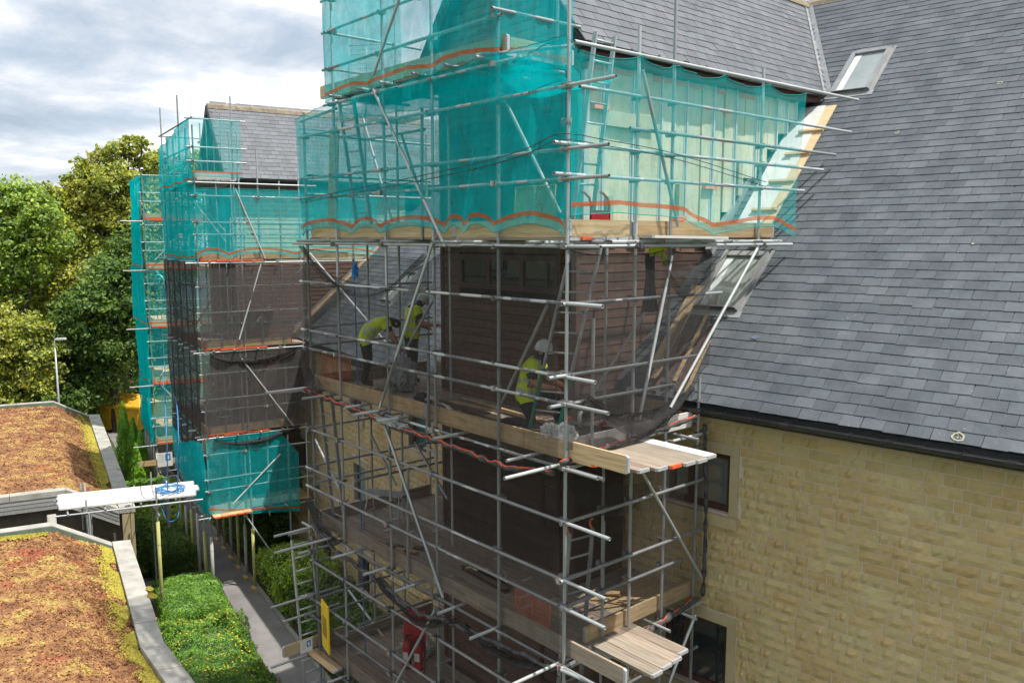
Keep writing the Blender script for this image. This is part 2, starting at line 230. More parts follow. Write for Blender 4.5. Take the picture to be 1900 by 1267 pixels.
# ---------------------------------------------------------------- mesh helpers
def origin(o):
    p = V((0, 0, 0))
    while o is not None: p = p + o.location; o = o.parent
    return p
def link(o, parent=None, label=None, cat=None, group=None, kind=None):
    COL.objects.link(o)
    if parent is not None: o.parent = parent
    if label: o['label'] = label
    if cat: o['category'] = cat
    if group: o['group'] = group
    if kind: o['kind'] = kind
    return o
def empty(name, loc, label=None, cat=None, group=None, kind=None):
    o = bpy.data.objects.new(name, None); o.location = loc; o.empty_display_size = 0.2
    return link(o, None, label, cat, group, kind)
class MB:
    def __init__(s): s.v = []; s.f = []; s.m = []; s.s = []
    def add(s, vs, fs, mi=0, smooth=False):
        k = len(s.v); s.v += [tuple(p) for p in vs]
        for f in fs: s.f.append([k + i for i in f]); s.m.append(mi); s.s.append(smooth)
        return s
    def quad(s, a, b, c, d, mi=0): return s.add([a, b, c, d], [(0, 1, 2, 3)], mi)
    def hexa(s, p, mi=0):  # p: 4 bottom (ccw from above) + 4 top
        return s.add(p, [(3, 2, 1, 0), (4, 5, 6, 7), (0, 1, 5, 4), (1, 2, 6, 5), (2, 3, 7, 6), (3, 0, 4, 7)], mi)
    def box(s, fr, x0, x1, y0, y1, z0, z1, mi=0):
        return s.hexa([fr(x0, y0, z0), fr(x1, y0, z0), fr(x1, y1, z0), fr(x0, y1, z0), fr(x0, y0, z1), fr(x1, y0, z1), fr(x1, y1, z1), fr(x0, y1, z1)], mi)
    def beam(s, a, b, w, h, up=V((0, 0, 1)), mi=0):  # box from a to b, width w sideways, height h along up
        a = V(a); b = V(b); d = (b - a).normalized(); sd = d.cross(up)
        if sd.length < 1e-4: sd = d.cross(V((1, 0, 0)))
        sd = sd.normalized() * (w / 2); u = sd.cross(d).normalized() * (h / 2)
        return s.hexa([a - sd - u, b - sd - u, b + sd - u, a + sd - u, a - sd + u, b - sd + u, b + sd + u, a + sd + u], mi)
    def tube(s, pts, r, n=8, mi=0, cap=True, smooth=True):
        pts = [V(p) for p in pts]; k = len(s.v); rs = r if isinstance(r, (list, tuple)) else [r] * len(pts)
        ref = V((0.13, 0.31, 0.94))
        for i, p in enumerate(pts):
            d = (pts[min(i + 1, len(pts) - 1)] - pts[max(i - 1, 0)]).normalized(); a = d.cross(ref)
            if a.length < 0.05: a = d.cross(V((1, 0, 0)))
            a.normalize(); b = d.cross(a)
            for j in range(n): t = 2 * math.pi * j / n; s.v.append(tuple(p + a * (math.cos(t) * rs[i]) + b * (math.sin(t) * rs[i])))
        for i in range(len(pts) - 1):
            for j in range(n):
                s.f.append([k + i * n + j, k + i * n + (j + 1) % n, k + (i + 1) * n + (j + 1) % n, k + (i + 1) * n + j]); s.m.append(mi); s.s.append(smooth)
        if cap:
            s.f.append([k + j for j in range(n)][::-1]); s.m.append(mi); s.s.append(False)
            q = k + (len(pts) - 1) * n; s.f.append([q + j for j in range(n)]); s.m.append(mi); s.s.append(False)
        return s
    def lathe(s, c, prof, n=16, mi=0, axis=V((0, 0, 1)), smooth=True):
        axis = axis.normalized(); a = axis.orthogonal().normalized(); b = axis.cross(a); k = len(s.v); c = V(c)
        for r, h in prof:
            for j in range(n): t = 2 * math.pi * j / n; s.v.append(tuple(c + axis * h + a * (math.cos(t) * r) + b * (math.sin(t) * r)))
        for i in range(len(prof) - 1):
            for j in range(n): s.f.append([k + i * n + j, k + i * n + (j + 1) % n, k + (i + 1) * n + (j + 1) % n, k + (i + 1) * n + j]); s.m.append(mi); s.s.append(smooth)
        return s
    def grid(s, fn, nu, nv, mi=0, smooth=True):
        k = len(s.v)
        for i in range(nu + 1):
            for j in range(nv + 1): s.v.append(tuple(fn(i / nu, j / nv)))
        for i in range(nu):
            for j in range(nv): a = k + i * (nv + 1) + j; s.f.append([a, a + nv + 1, a + nv + 2, a + 1]); s.m.append(mi); s.s.append(smooth)
        return s
    def mesh(s, name, mats, off=V((0, 0, 0))):
        me = bpy.data.meshes.new(name); me.from_pydata([(x - off.x, y - off.y, z - off.z) for x, y, z in s.v], [], s.f)
        for m in (mats if isinstance(mats, (list, tuple)) else [mats]): me.materials.append(MATS[m])
        me.polygons.foreach_set('material_index', s.m); me.polygons.foreach_set('use_smooth', s.s); me.update(); return me
    def build(s, name, mats, parent=None, label=None, cat=None, group=None, kind=None, loc=None):
        if parent is not None: off = origin(parent); o = bpy.data.objects.new(name, s.mesh(name, mats, off))
        else:
            off = V(loc) if loc is not None else V((0, 0, 0)); o = bpy.data.objects.new(name, s.mesh(name, mats, off)); o.location = off
        return link(o, parent, label, cat, group, kind)
def inst(name, me, M, parent):
    o = bpy.data.objects.new(name, me); o.matrix_local = Matrix.Translation(-origin(parent)) @ M; return link(o, parent)
def look(d, up=V((0, 0, 1))):  # rotation taking local z to d
    return V(d).to_track_quat('Z', 'Y').to_matrix().to_4x4()
def basis(x, y, z, o):
    M = Matrix.Identity(4)
    for i, a in enumerate((x, y, z)):
        for j in range(3): M[j][i] = a[j]
    for j in range(3): M[j][3] = o[j]
    return M
# scaffold tube: one metre long, hollow, along local z
def tube_mesh(name, m, r=0.0242):
    b = MB(); n = 10; ri = r * 0.84
    b.lathe((0, 0, 0), [(r, 0), (r, 1)], n); b.lathe((0, 0, 0), [(ri, 1), (ri, 0)], n); b.lathe((0, 0, 0), [(ri, 0), (r, 0)], n, smooth=False); b.lathe((0, 0, 1), [(r, 0), (ri, 0)], n, smooth=False)
    return b.mesh(name, m)
TUBE = {k: tube_mesh('tube_' + k, k) for k in ('steel', 'steel_bright', 'steel_rusty', 'green_paint')}
b = MB(); I = Frame(0, 0, 0)
b.lathe((0, 0, -0.028), [(0.024, 0), (0.035, 0), (0.035, 0.056), (0.024, 0.056)], 8, smooth=False); b.box(I, -0.03, 0.03, 0.028, 0.085, -0.03, 0.03); b.tube([(0.03, 0.05, 0), (0.085, 0.05, 0)], 0.009, 5); b.box(I, 0.052, 0.076, 0.034, 0.066, -0.016, 0.016); b.tube([(-0.075, 0.02, 0.012), (-0.03, 0.035, 0.012)], 0.01, 5)
COUP = b.mesh('coupler', 'coupler')
_bm = {}
def board_mesh(L, m, band='band_grey', w=0.225, t=0.038):
    k = (round(L, 2), m, band, w)
    if k not in _bm:
        b = MB(); e = 0.035; c = 0.02
        b.box(I, e, L - e, -w / 2, w / 2, -t, 0, 0)
        for x0, x1, s in ((0, e, 1), (L - e, L, -1)):
            xa, xb = (x0, x1) if s > 0 else (x1, x0); y = w / 2 + 0.001; z = 0.0015
            P = [(xa, -y + c, -t - z), (xb, -y, -t - z), (xb, y, -t - z), (xa, y - c, -t - z), (xa, -y + c, z), (xb, -y, z), (xb, y, z), (xa, y - c, z)]
            if s < 0: P = [P[i] for i in (1, 0, 3, 2, 5, 4, 7, 6)]
            b.hexa(P, 1)
        _bm[k] = b.mesh('board', [m, band])
    return _bm[k]
class Scaf:
    def __init__(s, fr, name, label, group=None):
        s.fr = fr; s.root = empty(name, fr(0, 0, 0), label, 'scaffold', group)
    def tube(s, a, b, kind='ledger', m=None, world=False):
        a = V(a) if world else s.fr(*a); b = V(b) if world else s.fr(*b); d = b - a
        if m is None: m = 'steel' if random.random() < 0.93 else ('green_paint' if random.random() < 0.25 else 'steel_bright')
        return inst(kind, TUBE[m], Matrix.Translation(a) @ look(d) @ Matrix.Rotation(random.random() * 6, 4, 'Z') @ Matrix.Diagonal((1, 1, d.length, 1)), s.root)
    def coup(s, p, rz=None):
        p = s.fr(*p); rz = random.choice((0, 1.57, 3.14, 4.71)) + random.uniform(-.3, .3) if rz is None else rz
        return inst('coupler', COUP, Matrix.Translation(p) @ Matrix.Rotation(s.fr.a + rz, 4, 'Z') @ Matrix.Rotation(random.uniform(-.1, .1), 4, 'X') @ Matrix.Scale(1.22, 4), s.root)
    def board(s, a, b, m='board_old', band='band_grey', flat=True, name='board', tilt=0.0, dz=0.0, w=0.225):
        a = s.fr(*a); b = s.fr(*b); d = b - a; L = d.length; x = d / L
        z = V((0, 0, 1)); y = z.cross(x).normalized(); z = x.cross(y)
        M = basis(x, y, z, a)
        if not flat: M = basis(x, z, -y, a)
        if tilt: M = M @ Matrix.Rotation(tilt, 4, 'X')
        return inst(name, board_mesh(L, m, band, w), M, s.root)
    def toe(s, a, b, m='board_new', band='band_grey'):  # a,b at deck level; board on edge
        a = (a[0], a[1], a[2] + 0.1135); b = (b[0], b[1], b[2] + 0.1135); return s.board(a, b, m, band, flat=False, name='toe_board')
def wnoise3(x, y, z): return noise.noise(V((x, y, z)))
# ================================================================= ground
g = MB(); g.quad((-900, -900, 0), (900, -900, 0), (900, 900, 0), (-900, 900, 0)); g.build('ground', 'grass_base', kind='structure')
p = MB()
p.quad(FL(-60, -3.75, 0.012), FL(14, -3.75, 0.012), FL(14, -2.2, 0.012), FL(-60, -2.2, 0.012))
p.quad(FB(-4.1, -9, 0.008), FB(-2.45, -9, 0.008), FB(-2.45, 3.2, 0.008), FB(-4.1, 3.2, 0.008))
path = p.build('path', 'asphalt', kind='structure')
kerb_me = MB().box(I, 0, 0.9, -0.06, 0.06, 0, 0.07).mesh('kerb', 'kerb')
for i in range(40): inst('kerb', kerb_me, basis(FL.ex, FL.ey, V((0, 0, 1)), FL(-31 + i * 0.91, -2.14, 0.0)), path)
bed = MB(); bed.quad(FL(-32, -2.08, 0.02), FL(6, -2.08, 0.02), FL(6, 0, 0.02), FL(-32, 0, 0.02)); bed.quad(FB(-2.4, 0, 0.02), FB(14, 0, 0.02), FB(14, 2.75, 0.02), FB(-2.4, 2.75, 0.02)); bed.quad(FB(-19, 0.4, 0.02), FB(-4.15, 0.4, 0.02), FB(-4.15, 2.6, 0.02), FB(-19, 2.6, 0.02)); bed.build('planting_bed', 'soil', kind='structure')
# ================================================================= main building
BLD = empty('stone_building', (0, 3.1, 0), 'long stone building with steep grey slate roof and brown gabled bays wrapped in scaffolding', 'building')
PIT = R(42); TP = math.tan(PIT); CP, SP = math.cos(PIT), math.sin(PIT)
ZE, ZL, ZR = 8.53, 7.75, 16.5        # slate edge heights (near wing, far wing), ridge
TX0, TX1, TY, TZE = -5.15, -1.65, 1.85, 13.85   # gable bay: cheeks, front, eaves
TR = -3.45; TEX0, TEX1 = -5.65, -1.33; TSL = (ZR - TZE) / (TEX1 - TR)
def main_z(p):   # near-wing roof height at a world point
    y = (p - FW.o).dot(FW.ey); return ZE + (y + 0.3) * TP
def far_z(p):
    y = (p - FL.o).dot(FL.ey); return ZL + (y + 0.3) * TP
def tower_z(x): return TZE + (TEX1 - x) * TSL if x > TR else TZE + (x - TEX0) * TSL
CAMD = lambda q: (q - CAM_LOC).dot(_fw)
def proj(q):
    d = V(q) - CAM_LOC; z = d.dot(_fw); return (950 + FPX * d.dot(_rt) / z, 633.5 - FPX * d.dot(_up) / z, z)
SW, SE, SLN, STH = 0.285, 0.186, 0.36, 0.0065
slate_vars = []
for k in range(5):
    j = lambda a: random.uniform(-a, a); w = SW / 2 - 0.0035; h = 0.017
    P = [(-w + j(.002), j(.004), h - STH), (w + j(.002), j(.004), h - STH), (w, SLN, -STH), (-w, SLN, -STH), (-w + j(.002), j(.004), h + j(.002)), (w + j(.002), j(.004), h + j(.002)), (w, SLN, 0), (-w, SLN, 0)]
    slate_vars.append(P)
slate_me = []
for P in slate_vars: slate_me.append(MB().hexa(P).mesh('slate', 'slate'))
def slates(fr, p0, ex, us, n, x0, x1, s1, keep):
    """list of matrices for double-lapped slates laid in courses from the eaves up"""
    res = []; row = 0; s = 0.0
    while s < s1:
        x = x0 + (SW / 2 if row % 2 else 0)
        while x < x1:
            jj = random.uniform(-.007, .007) if random.random() > .01 else -.03; o = p0 + ex * (x + random.uniform(-.003, .003)) + us * (s + jj)
            if keep(o + us * 0.09, x, s): 
                M = basis(ex, us, n, o) @ Matrix.Rotation(random.gauss(0, 0.011), 4, 'Z')
                res.append(M)
            x += SW
        s += SE; row += 1
    return res
def join_slates(name, Ms, parent, m='slate'):
    b = MB()
    for M in Ms:
        P = random.choice(slate_vars); b.hexa([M @ V(q) for q in P])
    return b.build(name, m, parent, kind='stuff')
ez = V((0, 0, 1))
# --- near-wing roof
usW = FW.ey * CP + ez * SP; nW = FW.ex.cross(usW); P0W = FW(0, -0.3, ZE)
def back_poly(b, p0, ex, us, n, pts, off=-0.02): b.add([p0 + ex * x + us * s + n * off for x, s in pts], [list(range(len(pts)))])
SR = (ZR - ZE) / SP
roofW = MB(); back_poly(roofW, P0W, FW.ex, usW, nW, [(-1.2, 0.02), (9, 0.02), (9, SR), (-3.4, SR), (-0.9, 7.7), (-1.2, 7.2)])
roofW = roofW.build('roof', 'slate', BLD)
RL = [(-0.79, 7.86, 0.78, 1.42), (-1.0, 1.88, 0.82, 1.36)]   # rooflights: x', s, width, length
def keepW(q, x, s):
    z = q.z
    for rx, rs, rw, rl in RL:
        if rx + 0.02 < x < rx + rw - 0.02 and rs - 0.1 < s < rs + rl - 0.12: return False
    if s < 7.6: return q.x > TX1 + 0.02
    if q.x > TEX1 - 0.1: return True
    return q.x > TR and z > tower_z(q.x) - 0.02
MW = slates(FW, P0W, FW.ex, usW, nW, -4.0, 8.8, SR - 0.1, keepW)
vis = []
for i, M in enumerate(MW):
    x, y, z = proj(M @ V((0, 0.09, 0)))
    if 1270 < x < 1930 and -20 < y < 900: vis.append((z, i))
vis.sort(); near = set(i for z, i in vis[:300])
for i in near: inst('slate', random.choice(slate_me), MW[i], roofW)
join_slates('upper_slates', [M for i, M in enumerate(MW) if i not in near], roofW)
# lichen rosettes on single slates
lich = mat('lichen', [(0.30, 0.30, 0.20), (0.46, 0.45, 0.32)], rough=1.0, scale=30, coords='World')
def on_roof(px, py): return on_plane(px, py, P0W + nW * 0.024, nW)
for px, py, r, ring in ((1778, 810, 0.075, 1), (1665, 246, 0.04, 1), (1855, 154, 0.045, 1), (1805, 452, 0.02, 0)):
    c = on_roof(px, py); b = MB(); n = 18; a = []
    for k in range(n): t = 6.283 * k / n; rr = r * random.uniform(0.85, 1.12); a.append(c + FW.ex * (math.cos(t) * rr) + usW * (math.sin(t) * rr))
    if ring:
        bI = [c + (q - c) * 0.68 for q in a]; b.add(a + bI, [(k, (k + 1) % n, n + (k + 1) % n, n + k) for k in range(n)])
        for k in range(7): t = random.random() * 6.28; rr = r * random.uniform(0, .5); q = c + FW.ex * (math.cos(t) * rr) + usW * (math.sin(t) * rr); b.add([q + FW.ex * (math.cos(u) * r * .12) + usW * (math.sin(u) * r * .12) for u in (0, 1.2, 2.5, 3.8, 5.0)], [(0, 1, 2, 3, 4)])
    else: b.add(a, [list(range(n))])
    b.build('lichen', 'lichen', roofW)
# ridge tiles
def ridge(p, d, L, m='ridge_tile', parent=None):
    n = int(L / 0.46)
    for k in range(n):
        b = MB(); a = p + d * (k * 0.46); e = p + d * (k * 0.46 + 0.452); sd = d.cross(ez).normalized()
        prof = [(-0.15, -0.16), (-0.10, -0.03), (0, 0.03), (0.10, -0.03), (0.15, -0.16)]
        b.add([a + sd * u + ez * (v + random.uniform(0, .006)) for u, v in prof] + [e + sd * u + ez * v for u, v in prof], [(i, i + 1, i + 6, i + 5) for i in range(4)])
        b.build('ridge_tile', m, parent)
mat('ridge_tile', [(0.22, 0.18, 0.13), (0.32, 0.27, 0.2)], rough=0.95, scale=5, obj_var=0.15, bump=0.3, coords='World', spots=(8, 0.6, (0.42, 0.40, 0.28), 0.6))
yR = -0.3 + (ZR - ZE) / TP
ridge(FW(-2.9, yR, ZR + 0.03), FW.ex, 11.5, parent=roofW)
# --- gutter and fascia on the near wing
gt = empty('gutter', (0, 0, 0)); gt.parent = BLD; gt.location = -origin(BLD)
def gutter(fr, xa, xb, y, z, parent, step=0.95):
    b = MB(); prof = [(math.cos(t) * 0.062, math.sin(t) * 0.062) for t in [math.pi + math.pi * k / 8 for k in range(9)]]
    prof2 = [(u * 0.93, v * 0.93) for u, v in prof[::-1]]; pr = prof + prof2; n = len(pr)
    b.add([fr(xa, y + u, z + v) for u, v in pr] + [fr(xb, y + u, z + v) for u, v in pr], [(i, i + n, (i + 1) % n + n, (i + 1) % n) for i in range(n)], smooth=False)
    b.tube([fr(xa, y - 0.062, z), fr(xb, y - 0.062, z)], 0.009, 6)
    g0 = b.build('gutter_trough', 'gutter', parent)
    x = xa + 0.35; k = 0
    while x < xb:
        w = 0.045 if k % 3 else 0.12; bb = MB(); P = [(u * 1.09, v * 1.09) for u, v in prof]; P = [(-0.074, 0.012)] + P + [(0.074, 0.012)]; m = len(P)
        bb.add([fr(x, y + u, z + v) for u, v in P] + [fr(x + w, y + u, z + v) for u, v in P], [(i, i + m, i + m + 1, i + 1) for i in range(m - 1)], smooth=True)
        bb.box(fr, x, x + w, y - 0.08, y - 0.062, z - 0.012, z + 0.016); bb.box(fr, x, x + w, y + 0.062, y + 0.12, z - 0.07, z + 0.01)
        bb.build('gutter_bracket', 'gutter', parent); x += step * 0.5 if k % 3 else step * 0.45; k += 1
gutter(FW, -0.36, 8.6, -0.36, 8.44, gt)
fa = MB(); fa.box(FW, -0.3, 8.8, -0.27, -0.245, 8.32, 8.50); fa.box(FW, -0.3, 8.8, -0.245, 0.02, 8.32, 8.34); fa.build('fascia', 'fascia', BLD)
# dark felt edge that hangs into the gutter
fe = MB(); xs = [-0.3 + 0.12 * i for i in range(72)]
fv = []
for x in xs: fv += [FW(x, -0.24, 8.535), FW(x, -0.292 + random.uniform(-.012, .012), 8.497 + random.uniform(-.012, .008))]
fe.add(fv, [(2 * i, 2 * i + 2, 2 * i + 3, 2 * i + 1) for i in range(len(xs) - 1)]); fe.build('eaves_felt', 'black_rubber', BLD)
# --- stone walls
def wall_plane(b, fr, x0, x1, z0, z1, holes, y=0.0, depth=0.16):
    xs = sorted(set([x0, x1] + [h[0] for h in holes] + [h[1] for h in holes])); zs = sorted(set([z0, z1] + [h[2] for h in holes] + [h[3] for h in holes]))
    for a, c in zip(xs, xs[1:]):
        for d, e in zip(zs, zs[1:]):
            if any(h[0] <= a and c <= h[1] and h[2] <= d and e <= h[3] for h in holes): continue
            b.quad(fr(a, y, d), fr(c, y, d), fr(c, y, e), fr(a, y, e))
    for h in holes:
        b.quad(fr(h[0], y, h[2]), fr(h[0], y, h[3]), fr(h[0], y + depth, h[3]), fr(h[0], y + depth, h[2])); b.quad(fr(h[1], y, h[3]), fr(h[1], y, h[2]), fr(h[1], y + depth, h[2]), fr(h[1], y + depth, h[3]))
        b.quad(fr(h[0], y, h[3]), fr(h[1], y, h[3]), fr(h[1], y + depth, h[3]), fr(h[0], y + depth, h[3])); b.quad(fr(h[1], y, h[2]), fr(h[0], y, h[2]), fr(h[0], y + depth, h[2]), fr(h[1], y + depth, h[2]))
stone_vars = []
for k in range(12):
    nu, nv = 5, 2; b = MB(); sd = random.random() * 50
    def fn(u, v, sd=sd):
        edge = min(u, 1 - u) * 5 < 0.5 or min(v, 1 - v) * 2 < 0.5
        d = 0.006 if edge else 0.020 + 0.030 * wnoise3(u * 4 + sd, v * 2.5, sd) + random.uniform(-.011, .011) - (0.006 if v < .5 else -.003)
        return (u, -d, v)
    b.grid(fn, nu, nv, smooth=False)
    b.add([(0, 0.01, 0), (1, 0.01, 0), (1, 0.01, 1), (0, 0.01, 1), (0, -.006, 0), (1, -.006, 0), (1, -.006, 1), (0, -.006, 1)], [(0, 4, 7, 3), (5, 1, 2, 6), (0, 1, 5, 4), (7, 6, 2, 3)])
    stone_vars.append(b)
stone_me = [b.mesh('stone', 'stone') for b in stone_vars]
CH = 0.158
def stones(fr, x0, x1, z0, z1, blocks):
    res = []; z = z0
    while z + CH * 0.6 < z1:
        h = CH; x = x0 - random.random() * 0.3
        while x < x1:
            L = random.choice((0.19, 0.24, 0.28, 0.32, 0.38, 0.46)); a, c = max(x, x0), min(x + L, x1)
            for bl in blocks:
                if bl[2] < z + h * 0.5 < bl[3]:
                    if a < bl[0] < c: c = bl[0]
                    elif bl[0] <= a < bl[1]: a = min(bl[1], c)
            if c - a > 0.06: res.append((a + 0.007, z + 0.006, c - a - 0.014, min(h, z1 - z) - 0.012))
            x += L
        z += h
    return [Matrix.Translation(fr(a, 0, z)) @ Matrix.Rotation(fr.a, 4, 'Z') @ Matrix.Diagonal((w, random.uniform(.75, 1.2), h, 1)) for a, z, w, h in res]
def join_stones(name, Ms, parent):
    b = MB()
    for M in Ms:
        s = random.choice(stone_vars); b.add([M @ V(q) for q in s.v], s.f)
    return b.build(name, 'stone', parent, kind='stuff')
def window(fr, h, parent, y=0.10, mull=(), glass='glass', surround=0.145, sill=0.2, frame_w=0.075, lintel=0.17, label=None, blind=None):
    x0, x1, z0, z1 = h
    w = empty('window', (0, 0, 0)); w.parent = parent; w.location = -origin(parent)
    if label: w['label'] = label
    b = MB(); f = frame_w
    b.box(fr, x0, x0 + f, y, y + 0.06, z0, z1); b.box(fr, x1 - f, x1, y, y + 0.06, z0, z1); b.box(fr, x0 + f, x1 - f, y, y + 0.06, z0, z0 + f); b.box(fr, x0 + f, x1 - f, y, y + 0.06, z1 - f, z1)
    for mx_ in mull: b.box(fr, mx_ - f * 0.5, mx_ + f * 0.5, y - 0.004, y + 0.06, z0 + f, z1 - f)
    b.build('window_frame', 'frame_brown', w)
    b = MB(); b.box(fr, x0 + f * .6, x1 - f * .6, y + 0.028, y + 0.036, z0 + f * .6, z1 - f * .6); b.build('pane', glass, w)
    if blind:
        b = MB(); b.box(fr, x0 + f, x0 + f + (x1 - x0) * blind, y + 0.02, y + 0.026, z0 + f, z1 - f); b.build('blind', 'blind', w)
    if surround:
        for nm, bx_ in (('jamb', (x0 - surround, x0, z0, z1)), ('jamb', (x1, x1 + surround, z0, z1)), ('lintel', (x0 - surround, x1 + surround, z1, z1 + lintel))):
            b = MB(); b.box(fr, bx_[0], bx_[1], -0.022, 0.1, bx_[2] + .002, bx_[3]); b.build(nm, 'stone_plain', w)
        b = MB(); X0, X1 = x0 - surround - .02, x1 + surround + .02
        b.hexa([fr(X0, -0.075, z0 - sill), fr(X1, -0.075, z0 - sill), fr(X1, 0.08, z0 - sill), fr(X0, 0.08, z0 - sill), fr(X0, -0.075, z0 - 0.03), fr(X1, -0.075, z0 - 0.03), fr(X1, 0.12, z0), fr(X0, 0.12, z0)]); b.build('sill', 'stone_plain', w)
    return w
holesW = [(-0.75, 0.40, 6.80, 7.73), (-0.75, 0.44, 3.85, 5.02), (-0.75, 0.42, 0.9, 2.1)]
wl_ = MB(); wall_plane(wl_, FW, -1.6, 9, 0, 8.40, holesW, y=0.0); wallW = wl_.build('wall', 'mortar', BLD)
blk = [(h[0] - 0.15, h[1] + 0.15, h[2] - 0.2, h[3] + 0.18) for h in holesW]
MS = stones(FW, -1.6, 8.9, 0.0, 8.36, blk)
vis = []
for i, M in enumerate(MS):
    x, y, z = proj(M @ V((.5, 0, .5)))
    if 1310 < x < 1930 and 780 < y < 1300: vis.append((z, i))
vis.sort(); nearS = set(i for z, i in vis[:300])
for i in nearS: inst('stone', random.choice(stone_me), MS[i], wallW)
join_stones('other_stones', [M for i, M in enumerate(MS) if i not in nearS], wallW)
for k, h in enumerate(holesW): window(FW, h, BLD, mull=(-0.35,), glass='glass_dim' if k == 0 else 'glass', blind=0, frame_w=0.10)
dk = MB(); dk.box(FW, -1.4, 8.8, 0.3, 0.32, 0.1, 8.2); dk.build('room_shade_sheet', 'dark_void', BLD)  # near-black sheet: darkness of the rooms behind the windows, put in as colour
# --- far-wing walls, roof
holesL = [(-13.75, -12.85, 5.75, 6.85), (-13.75, -12.85, 3.15, 4.2), (-8.45, -7.55, 3.35, 4.5), (-8.6, -7.7, 5.9, 6.95), (-11.6, -10.6, 0.6, 1.7), (-8.3, -7.4, 0.7, 1.8), (-4.6, -3.6, 5.8, 6.9), (-4.6, -3.6, 3.2, 4.3), (-19.5, -18.6, 3.2, 4.3)]
wl_ = MB(); wall_plane(wl_, FL, -34, 1.6, 0, 7.55, holesL); wallL = wl_.build('wall', 'mortar', BLD)
join_stones('stones', stones(FL, -30, 1.5, 0, 7.5, [(h[0] - .15, h[1] + .15, h[2] - .2, h[3] + .18) for h in holesL]), wallL)
for k, h in enumerate(holesL): window(FL, h, BLD, mull=((h[0] + h[1]) / 2,) if k % 2 else (), glass='glass_pale' if k in (2,) else 'glass')
dk = MB(); dk.box(FL, -33.8, 1.5, 0.3, 0.32, 0.1, 7.4); dk.build('room_shade_sheet', 'dark_void', BLD)  # same for the far wing: room darkness given by a near-black sheet
usL = FL.ey * CP + ez * SP; nL = FL.ex.cross(usL); P0L = FL(0, -0.3, ZL); SL_ = (15.6 - ZL) / SP
T2C0, T2C1, T2Y, T2ZE, T2ZR = -5.6, -1.9, 1.5, 12.85, 15.35   # second bay in F2
T2R = (T2C0 + T2C1) / 2; T2E0, T2E1 = T2C0 - 0.35, T2C1 + 0.35; T2SL = (T2ZR - T2ZE) / (T2E1 - T2R)
def f2x(q): return (q - F2.o).dot(F2.ex)
def t2_z(x): return T2ZE + (T2E1 - x) * T2SL if x > T2R else T2ZE + (x - T2E0) * T2SL
rb = MB(); back_poly(rb, P0L, FL.ex, usL, nL, [(-34, 0.02), (1.4, 0.02), (1.4, SL_), (-34, SL_)]); roofL = rb.build('roof', 'slate', BLD)
def keepL(q, x, s):
    if q.x > TX0 - 0.02 and q.z < tower_z(max(min(q.x, TEX1), TEX0)): return False
    if q.x > TR: return False
    if -9.05 < x < -8.2 and 1.9 < s < 3.2: return False
    u = f2x(q)
    if T2C0 < u < T2C1 and q.z < t2_z(u): return False
    return x > -22
ML = slates(FL, P0L, FL.ex, usL, nL, -22, 1.6, SL_, keepL); join_slates('slates', ML, roofL)
gl = empty('gutter', (0, 0, 0)); gl.parent = BLD; gl.location = -origin(BLD)
gutter(FL, -13.2, 0.0, -0.36, ZL - 0.09, gl, 1.6)
fa = MB(); fa.box(FL, -13.3, 0.2, -0.27, -0.245, ZL - 0.28, ZL - 0.06); fa.box(FL, -13.3, 0.2, -0.245, 0.02, ZL - 0.28, ZL - 0.26); fa.build('fascia', 'fascia', BLD)
# --- rooflights
def rooflight(p0, ex, us, n, x, s, w, L, pale=True, up=False):
    r = empty('rooflight', (0, 0, 0)); r.parent = BLD; r.location = -origin(BLD)
    q = lambda a, c, d: p0 + ex * (x + a) + us * (s + c) + n * d
    def bar(a0, a1, c0, c1, d0, d1, m, nm): b = MB(); b.hexa([q(a0, c0, d0), q(a1, c0, d0), q(a1, c1, d0), q(a0, c1, d0), q(a0, c0, d1), q(a1, c0, d1), q(a1, c1, d1), q(a0, c1, d1)]); b.build(nm, m, r)
    bar(-0.08, w + 0.08, -0.13, 0.02, 0.014, 0.024, 'lead', 'apron'); bar(-0.06, 0.0, -0.05, L + 0.1, 0.014, 0.026, 'rooflight_grey', 'side_flashing'); bar(w, w + 0.06, -0.05, L + 0.1, 0.014, 0.022, 'rooflight_grey', 'side_flashing')
    f = 0.085
    for a0, a1, c0, c1, d in ((0, f, 0, L, 0.085), (w - f, w, 0, L, 0.085), (f, w - f, 0, f * 0.8, 0.075), (f, w - f, L - f * 1.3, L, 0.10)): bar(a0, a1, c0, c1, 0.0, d, 'rooflight_grey', 'frame')
    bar(0.03, w - 0.03, 0.0, 0.028, 0.06, 0.09, 'fascia', 'frame_lip')
    bar(f, w - f, f * .8, L - f * 1.3, 0.045, 0.052, 'glass_pale' if pale else 'glass', 'pane')
    bar(f + .01, f + 0.14, f, L - f * 1.6, 0.054, 0.056, 'blind', 'blind') if pale else None
rooflight(P0W, FW.ex, usW, nW, RL[0][0], RL[0][1], RL[0][2], RL[0][3]); rooflight(P0W, FW.ex, usW, nW, RL[1][0], RL[1][1], RL[1][2], RL[1][3], True)
rooflight(P0L, FL.ex, usL, nL, -9.0, 2.0, 0.78, 1.3)
